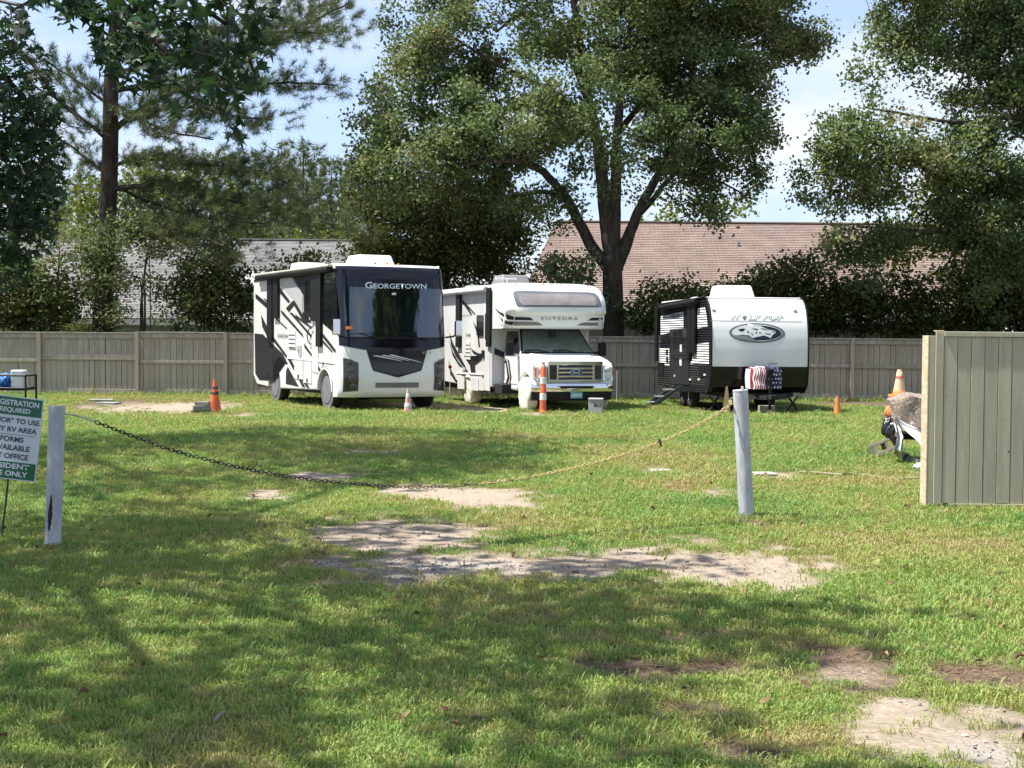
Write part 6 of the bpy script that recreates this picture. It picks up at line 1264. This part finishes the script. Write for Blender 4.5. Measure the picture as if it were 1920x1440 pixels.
LB = [([(208, 250), (250, 215), (290, 190), (340, 168, -.8), (400, 150, -1.2), (470, 130, -1.5)], .11, 1), ([(207, 240), (290, 208, -.4), (360, 200, -.8), (430, 215, -1), (510, 225, -1.2)], .08, 1.2), ([(203, 357), (250, 350, -.3), (310, 347, -.8), (380, 365, -1.2), (470, 385, -1.4), (560, 398, -1.5), (640, 430, -1.5)], .10, 1.2), ([(203, 320), (240, 302, -.5), (300, 300, -1), (380, 310, -1.3), (470, 315, -1.4), (540, 345, -1.4)], .07, 1.6),
      ([(206, 270), (170, 235, -.4), (120, 195, -.6), (70, 165, -.8)], .07, 1), ([(203, 330), (160, 295, .5), (110, 260, .8), (60, 250, 1)], .07, .8), ([(213, 110), (300, 75, -.5), (400, 60, -1), (520, 60, -1.2), (640, 60, -1.2)], .1, 1.3), ([(211, 140), (320, 110, .5), (440, 90, .8), (560, 50, 1), (655, 5, 1)], .1, 1.2), ([(210, 170), (320, 160, .8), (440, 160, 1), (540, 155, 1), (630, 160, 1)], .09, 1.1),
      ([(222, -20), (330, -30), (480, -20), (600, 0)], .1, 1.2), ([(224, -40), (150, -40), (60, -20)], .09, 1.2), ([(209, 200), (140, 150, .6), (80, 110, .8)], .06, 1), ([(200, 430), (260, 420, -.8), (330, 430, -1.2), (400, 455, -1.4), (440, 490, -1.4)], .05, 1.1), ([(210, 190), (300, 240, -.9), (400, 262, -1.3)], .05, 1), ([(204, 345), (300, 385, .8), (400, 410, 1.2), (500, 420, 1.3)], .06, 1)]
paths = []
for q, r, dn in LB: paths.append((pn.limb(px_path(q, D), r, .02, 6, .02), dn))
ex = blobs_px([(580, 30, 70, 30, 0), (480, 120, 110, 26, 0), (400, 300, 120, 26, -1), (510, 370, 90, 30, -1), (350, 385, 120, 24, -.6), (600, 400, 40, 22, -1), (430, 30, 150, 34, .5), (300, 20, 110, 40, .5), (120, 130, 60, 40, 0), (420, 225, 100, 22, -1), (560, 290, 30, 20, -1), (330, 330, 90, 22, -.6), (450, 340, 110, 26, -1.2), (420, 410, 90, 24, -1), (300, 100, 80, 40, 0), (380, 440, 60, 24, -1), (250, 160, 50, 30, .5)], D)
C, V, Fq, ci = pine_crown(pn, paths, 30, rg, 60, .22, .012, 72, .46, ex); tn_ = tints(C, ci, rg, .42, .3); pn.done(V, Fq, tn_, pine_l, barkp)
# ivy on the pine trunk
rg = np.random.default_rng(73); z = .5 + 3.6 * rg.uniform(0, 1, 170) ** 1.5; a = rg.uniform(0, 6.28, 170); zx = np.interp(z, [0, 5.3], [pbx.x, at(203, 400, D).x]); Pv = np.stack([zx + np.cos(a) * (.36 + rg.normal(0, .06, 170)), D + np.sin(a) * .36, z], 1); V, Fq, ci = leaves(Pv, 16, .10, .11, .08, rg, .3)
link('ivy', bulkmesh('ivy', V - np.array(pn.b), Fq, tints(Pv, ci, rg, .25)), oak_l, pn.root)
# ---- distant pines
def far_pine(seed, h):
    rg = np.random.default_rng(seed); t = Tree('distant_pine', (0, 0, 0), 'x'); t.limb([(0, 0, -.2), (.1, 0, h * .5), (0, .1, h * .97)], h * .016, .03, 6, .03); ps = []
    for k in range(26):
        z = h * (.32 + .66 * k / 25); a = rg.uniform(0, 6.28); l = h * .20 * (1 - .75 * (k / 25) ** 1.5) * rg.uniform(.6, 1.15); d = Vector((math.cos(a), math.sin(a), .25)); p0 = Vector((0, 0, z)); ps.append((t.limb([p0, p0 + d * l * .6, p0 + d * l + Vector((0, 0, .15 * l))], .05, .015, 4, .02, 3), 1.3))
    C, V, Fq, ci = pine_crown(t, ps, 4.2, rg, 30, .55, .05, seed, .55); t.done(V, Fq, tints(C, ci, rg, .5, .3), far_l, barkp); return t.root
def dup(root, loc, rz, sc):
    r = root.copy(); COL.objects.link(r); r.location = loc; r.rotation_euler = (0, 0, rz); r.scale = (sc,) * 3
    for ch in root.children:
        c = ch.copy(); COL.objects.link(c); c.parent = r
    return r
protos = [far_pine(81, 15.), far_pine(82, 15.), far_pine(83, 15.)]; used = set(); k = 0
for px, top, Dd in ((430, 300, 92), (455, 280, 100), (480, 275, 96), (518, 262, 90), (548, 285, 104), (570, 255, 95), (598, 300, 100), (618, 300, 88), (640, 290, 97), (662, 320, 104), (400, 290, 98), (365, 300, 104), (330, 320, 96), (300, 330, 104), (262, 310, 98), (150, 300, 92), (120, 320, 100), (90, 290, 96), (60, 320, 104), (20, 300, 98), (690, 340, 100), (740, 350, 104)):
    p = at(px, 600, Dd); h = at(px, top, Dd).z; sc = h / 15.; pr = protos[k % 3]
    if k < 3: o = pr; o.location = (p.x, Dd, 0); o.scale = (sc,) * 3; o.rotation_euler = (0, 0, k)
    else: o = dup(pr, (p.x, Dd, 0), k * 1.7, sc)
    o['label'] = 'distant hazy green pine in the stand beyond the grey shingle roof'; o['group'] = 'distant pines'; k += 1
# lower broadleaf growth in front of the distant pines
for i, (bl, lab) in enumerate(((([(470, 440, 50, 22), (520, 445, 40, 18)]), 'pale round treetop just above the grey shingle ridge'), ([(600, 430, 40, 24), (640, 440, 30, 22)], 'pale bushy treetop beside the grey roof gable'), ([(140, 430, 60, 40), (90, 440, 50, 40), (170, 370, 60, 50)], 'soft green tree beyond the light siding gable'), ([(280, 330, 70, 45), (250, 390, 70, 40), (330, 385, 60, 40)], 'sunlit green treetop beyond the grey roof behind the pine trunk'), ([(390, 340, 60, 40), (420, 400, 60, 40), (360, 420, 50, 30)], 'sunlit green treetop beyond the grey roof under the long pine limb'))):
    bushy('background_tree', lab, bl, 74, lime_l, 1.3, 54, .5, .24, .15, 91 + i, .3, .33, stems=3)
# ---- sweetgum at the left, leaves hanging into the view
rg = np.random.default_rng(101); sgm = Tree('sweetgum_tree', (-7.0, 10.6, 0), 'near sweetgum with big star-shaped leaves drooping into view over the notice')
sgm.limb([(-7.0, 10.6, -.1), (-7.0, 10.5, 3), (-6.8, 10.4, 6), (-6.4, 10.2, 9), (-6.0, 10, 12.5)], .28, .08, 12, .01)
near_l = [at(70, -60, 7.6), at(230, 30, 7.2), at(330, 90, 7.0), at(430, 170, 7.0)]
l1 = sgm.limb([(-6.9, 10.45, 4.6), (-4.6, 9.2, 4.9), at(40, -200, 7.8), at(160, -60, 7.4), at(260, 50, 7.1), at(330, 110, 7.0)], .07, .012, 6, .01)
l2 = sgm.limb([at(160, -60, 7.4), at(330, -10, 7.2), at(440, 60, 7.3), at(480, 150, 7.4)], .02, .006, 5, .01); l3 = sgm.limb([(-6.95, 10.5, 3.2), (-5.6, 11.6, 3.6), at(10, 150, 12.8), at(90, 330, 12.6)], .05, .01, 5, .01); l4 = sgm.limb([(-7, 10.5, 2.6), (-5.6, 12.0, 2.7), at(-20, 330, 13), at(40, 520, 12.8)], .045, .01, 5, .01)
l5 = sgm.limb([at(10, 80, 13), at(48, 105, 12.6), at(85, 150, 12.4), at(100, 180, 12.4), at(160, 225, 12.4), at(205, 255, 12.3)], .03, .006, 5, .008); l6 = sgm.limb([at(160, -60, 7.4), at(60, 0, 7.6), at(20, 20, 7.8)], .015, .006, 5)
for q in ([(-6.8, 10.4, 6), (-4, 9, 8.5), (-1.5, 8.5, 9.5)], [(-6.6, 10.3, 7.5), (-7, 14, 10), (-6.5, 16.5, 10.5)], [(-6.7, 10.3, 7), (-6, 6.5, 9.5), (-4.5, 4, 10)], [(-6.5, 10.2, 8.5), (-9.5, 10, 10.5), (-11, 9, 11)], [(-6.3, 10.2, 9), (-3.5, 12.5, 11), (-1.5, 13.5, 11)]): sgm.limb(q, .09, .03, 6, .03)
# high crown, shading the lawn
cc = clump_points([(np.array([-8.0, 7.2, 10.2]), np.array([4.9, 7.8, 3.4])), (np.array([-4.6, 2.8, 10.0]), np.array([3.8, 3.2, 2.6]))], .78, rg, gap=.405, gseed=102, gsc=.33, shell=.2)
zlim = 2.4 + .245 * cc[:, 1]; cc = cc[cc[:, 2] > zlim + .9]; sgm.twigs(cc, .3, rg, .012, 5)
V1, F1, c1 = leaves(cc, 62, .38, .20, .17, rg, .8); t1 = tints(cc, c1, rg, .5)
def blob_pts(lst, D, per): 
    out = []
    for b in lst:
        cx, cy, rx, ry, n = b[:5]; n = int(n * per); dd = b[5] if len(b) > 5 else D
        th = rg.uniform(0, 6.283, n); r = np.sqrt(rg.uniform(0, 1, n)); Ys = dd + rg.normal(0, .35, n)
        out += [tuple(at(cx + rx * r[i] * math.cos(th[i]), cy + ry * r[i] * math.sin(th[i]), float(Ys[i]))) for i in range(n)]
    return np.array(out)
PN = blob_pts([(300, -10, 190, 50, 190), (230, 60, 70, 55, 75), (300, 80, 80, 60, 80), (420, 60, 90, 60, 70), (250, 130, 50, 45, 40), (330, 140, 60, 45, 40), (440, 150, 60, 50, 36), (390, 110, 60, 50, 36), (470, 120, 40, 60, 24), (490, 20, 40, 40, 24), (360, 200, 50, 30, 14), (440, 215, 26, 20, 8), (434, 250, 12, 10, 5), (448, 260, 8, 8, 4), (150, 20, 50, 40, 26), (200, 100, 24, 40, 16), (110, -10, 60, 40, 40)], 7.1, .95)
PL = blob_pts([(25, 140, 75, 70, 150, 12.6), (15, 230, 90, 70, 230, 12.6), (40, 300, 85, 60, 200, 12.6), (25, 370, 85, 60, 190, 12.7), (30, 440, 75, 50, 150, 12.7), (10, 500, 50, 50, 80, 12.9), (70, 250, 50, 60, 90, 12.5), (90, 200, 30, 40, 30, 12.4), (10, 60, 50, 50, 60, 12.4), (95, 350, 30, 40, 40, 12.4), (60, 410, 50, 50, 70, 12.5), (-60, 260, 90, 230, 200, 12.8)], 12.6, 1.5)
sgm.twigs(PN, .5, rg, .005, 1.6, 3); sgm.twigs(PL, .35, rg, .007, 2.5, 3)
V2, F2, c2 = starleaves(PN, .112, rg); V3, F3, c3 = starleaves(PL, .115, rg)
F1t = np.concatenate([F1[:, [0, 1, 2]], F1[:, [0, 2, 3]]]); tt1 = np.concatenate([t1, t1])
Vall = np.concatenate([V1, V2, V3]); Fall = np.concatenate([F1t, F2 + len(V1), F3 + len(V1) + len(V2)])
tall = np.concatenate([tt1, np.clip(rg.normal(.5, .25, len(PN)), 0, 1)[c2], np.clip(rg.normal(.42, .22, len(PL)), 0, 1)[c3]])
sgm.done(Vall, Fall, tall, gum_l, bark)
# ---- tall shade tree left of the lot (its shadow falls on the lawn)
rg = np.random.default_rng(111); OY = -3.6; s2 = Tree('shade_tree', (-11.6, 24.5 + OY, 0), 'tall tree beside the lot whose crown shades the lawn beyond the chain')
s2.limb([Vector(p) + Vector((0, OY, 0)) for p in ((-11.6, 24.5, -.1), (-11.5, 24.5, 5), (-11.2, 24.6, 9.5), (-10.6, 24.8, 13))], .3, .12, 10, .01)
for q in ([(-11.2, 24.6, 9.3), (-8, 25, 11.5), (-5.5, 25.5, 12.5)], [(-11, 24.7, 10.5), (-10, 28, 12.5), (-9, 30, 13)], [(-11.2, 24.6, 9.6), (-10, 20.5, 11.5), (-9, 18, 12)], [(-10.8, 24.7, 11.5), (-14, 24, 13)]): s2.limb([Vector(p) + Vector((0, OY, 0)) for p in q], .1, .03, 6, .03)
cc = clump_points([(np.array([-9.8, 24.6 + OY, 12.6]), np.array([4.6, 6.2, 2.9])), (np.array([-6.0, 26.5 + OY, 13.0]), np.array([2.2, 1.5, 1.4]))], .75, rg, gap=.42, gseed=112, gsc=.33, shell=.2); cc = cc[cc[:, 2] > 2.6 + .245 * cc[:, 1]]
s2.twigs(cc, .3, rg, .012, 5); V, Fq, ci = leaves(cc, 60, .40, .20, .16, rg, .8); s2.done(V, Fq, tints(cc, ci, rg, .5), gum_l, bark)

# ---- unseen oaks, added only to give the windscreens trees to mirror
for i, (x_, y_, rz_t, sc_) in enumerate(((17.5, 17.0, .4, .85), (22.5, 12.0, 2.1, 1.0), (27.0, 5.0, 3.9, .9))):
    o = dup(ok.root if i % 2 == 0 else rt.root, (x_, y_, 0), rz_t, sc_); o['label'] = 'unseen leafy oak added past the plank panel for the windscreens to mirror'; o['group'] = 'unseen oaks added for windscreen reflections'
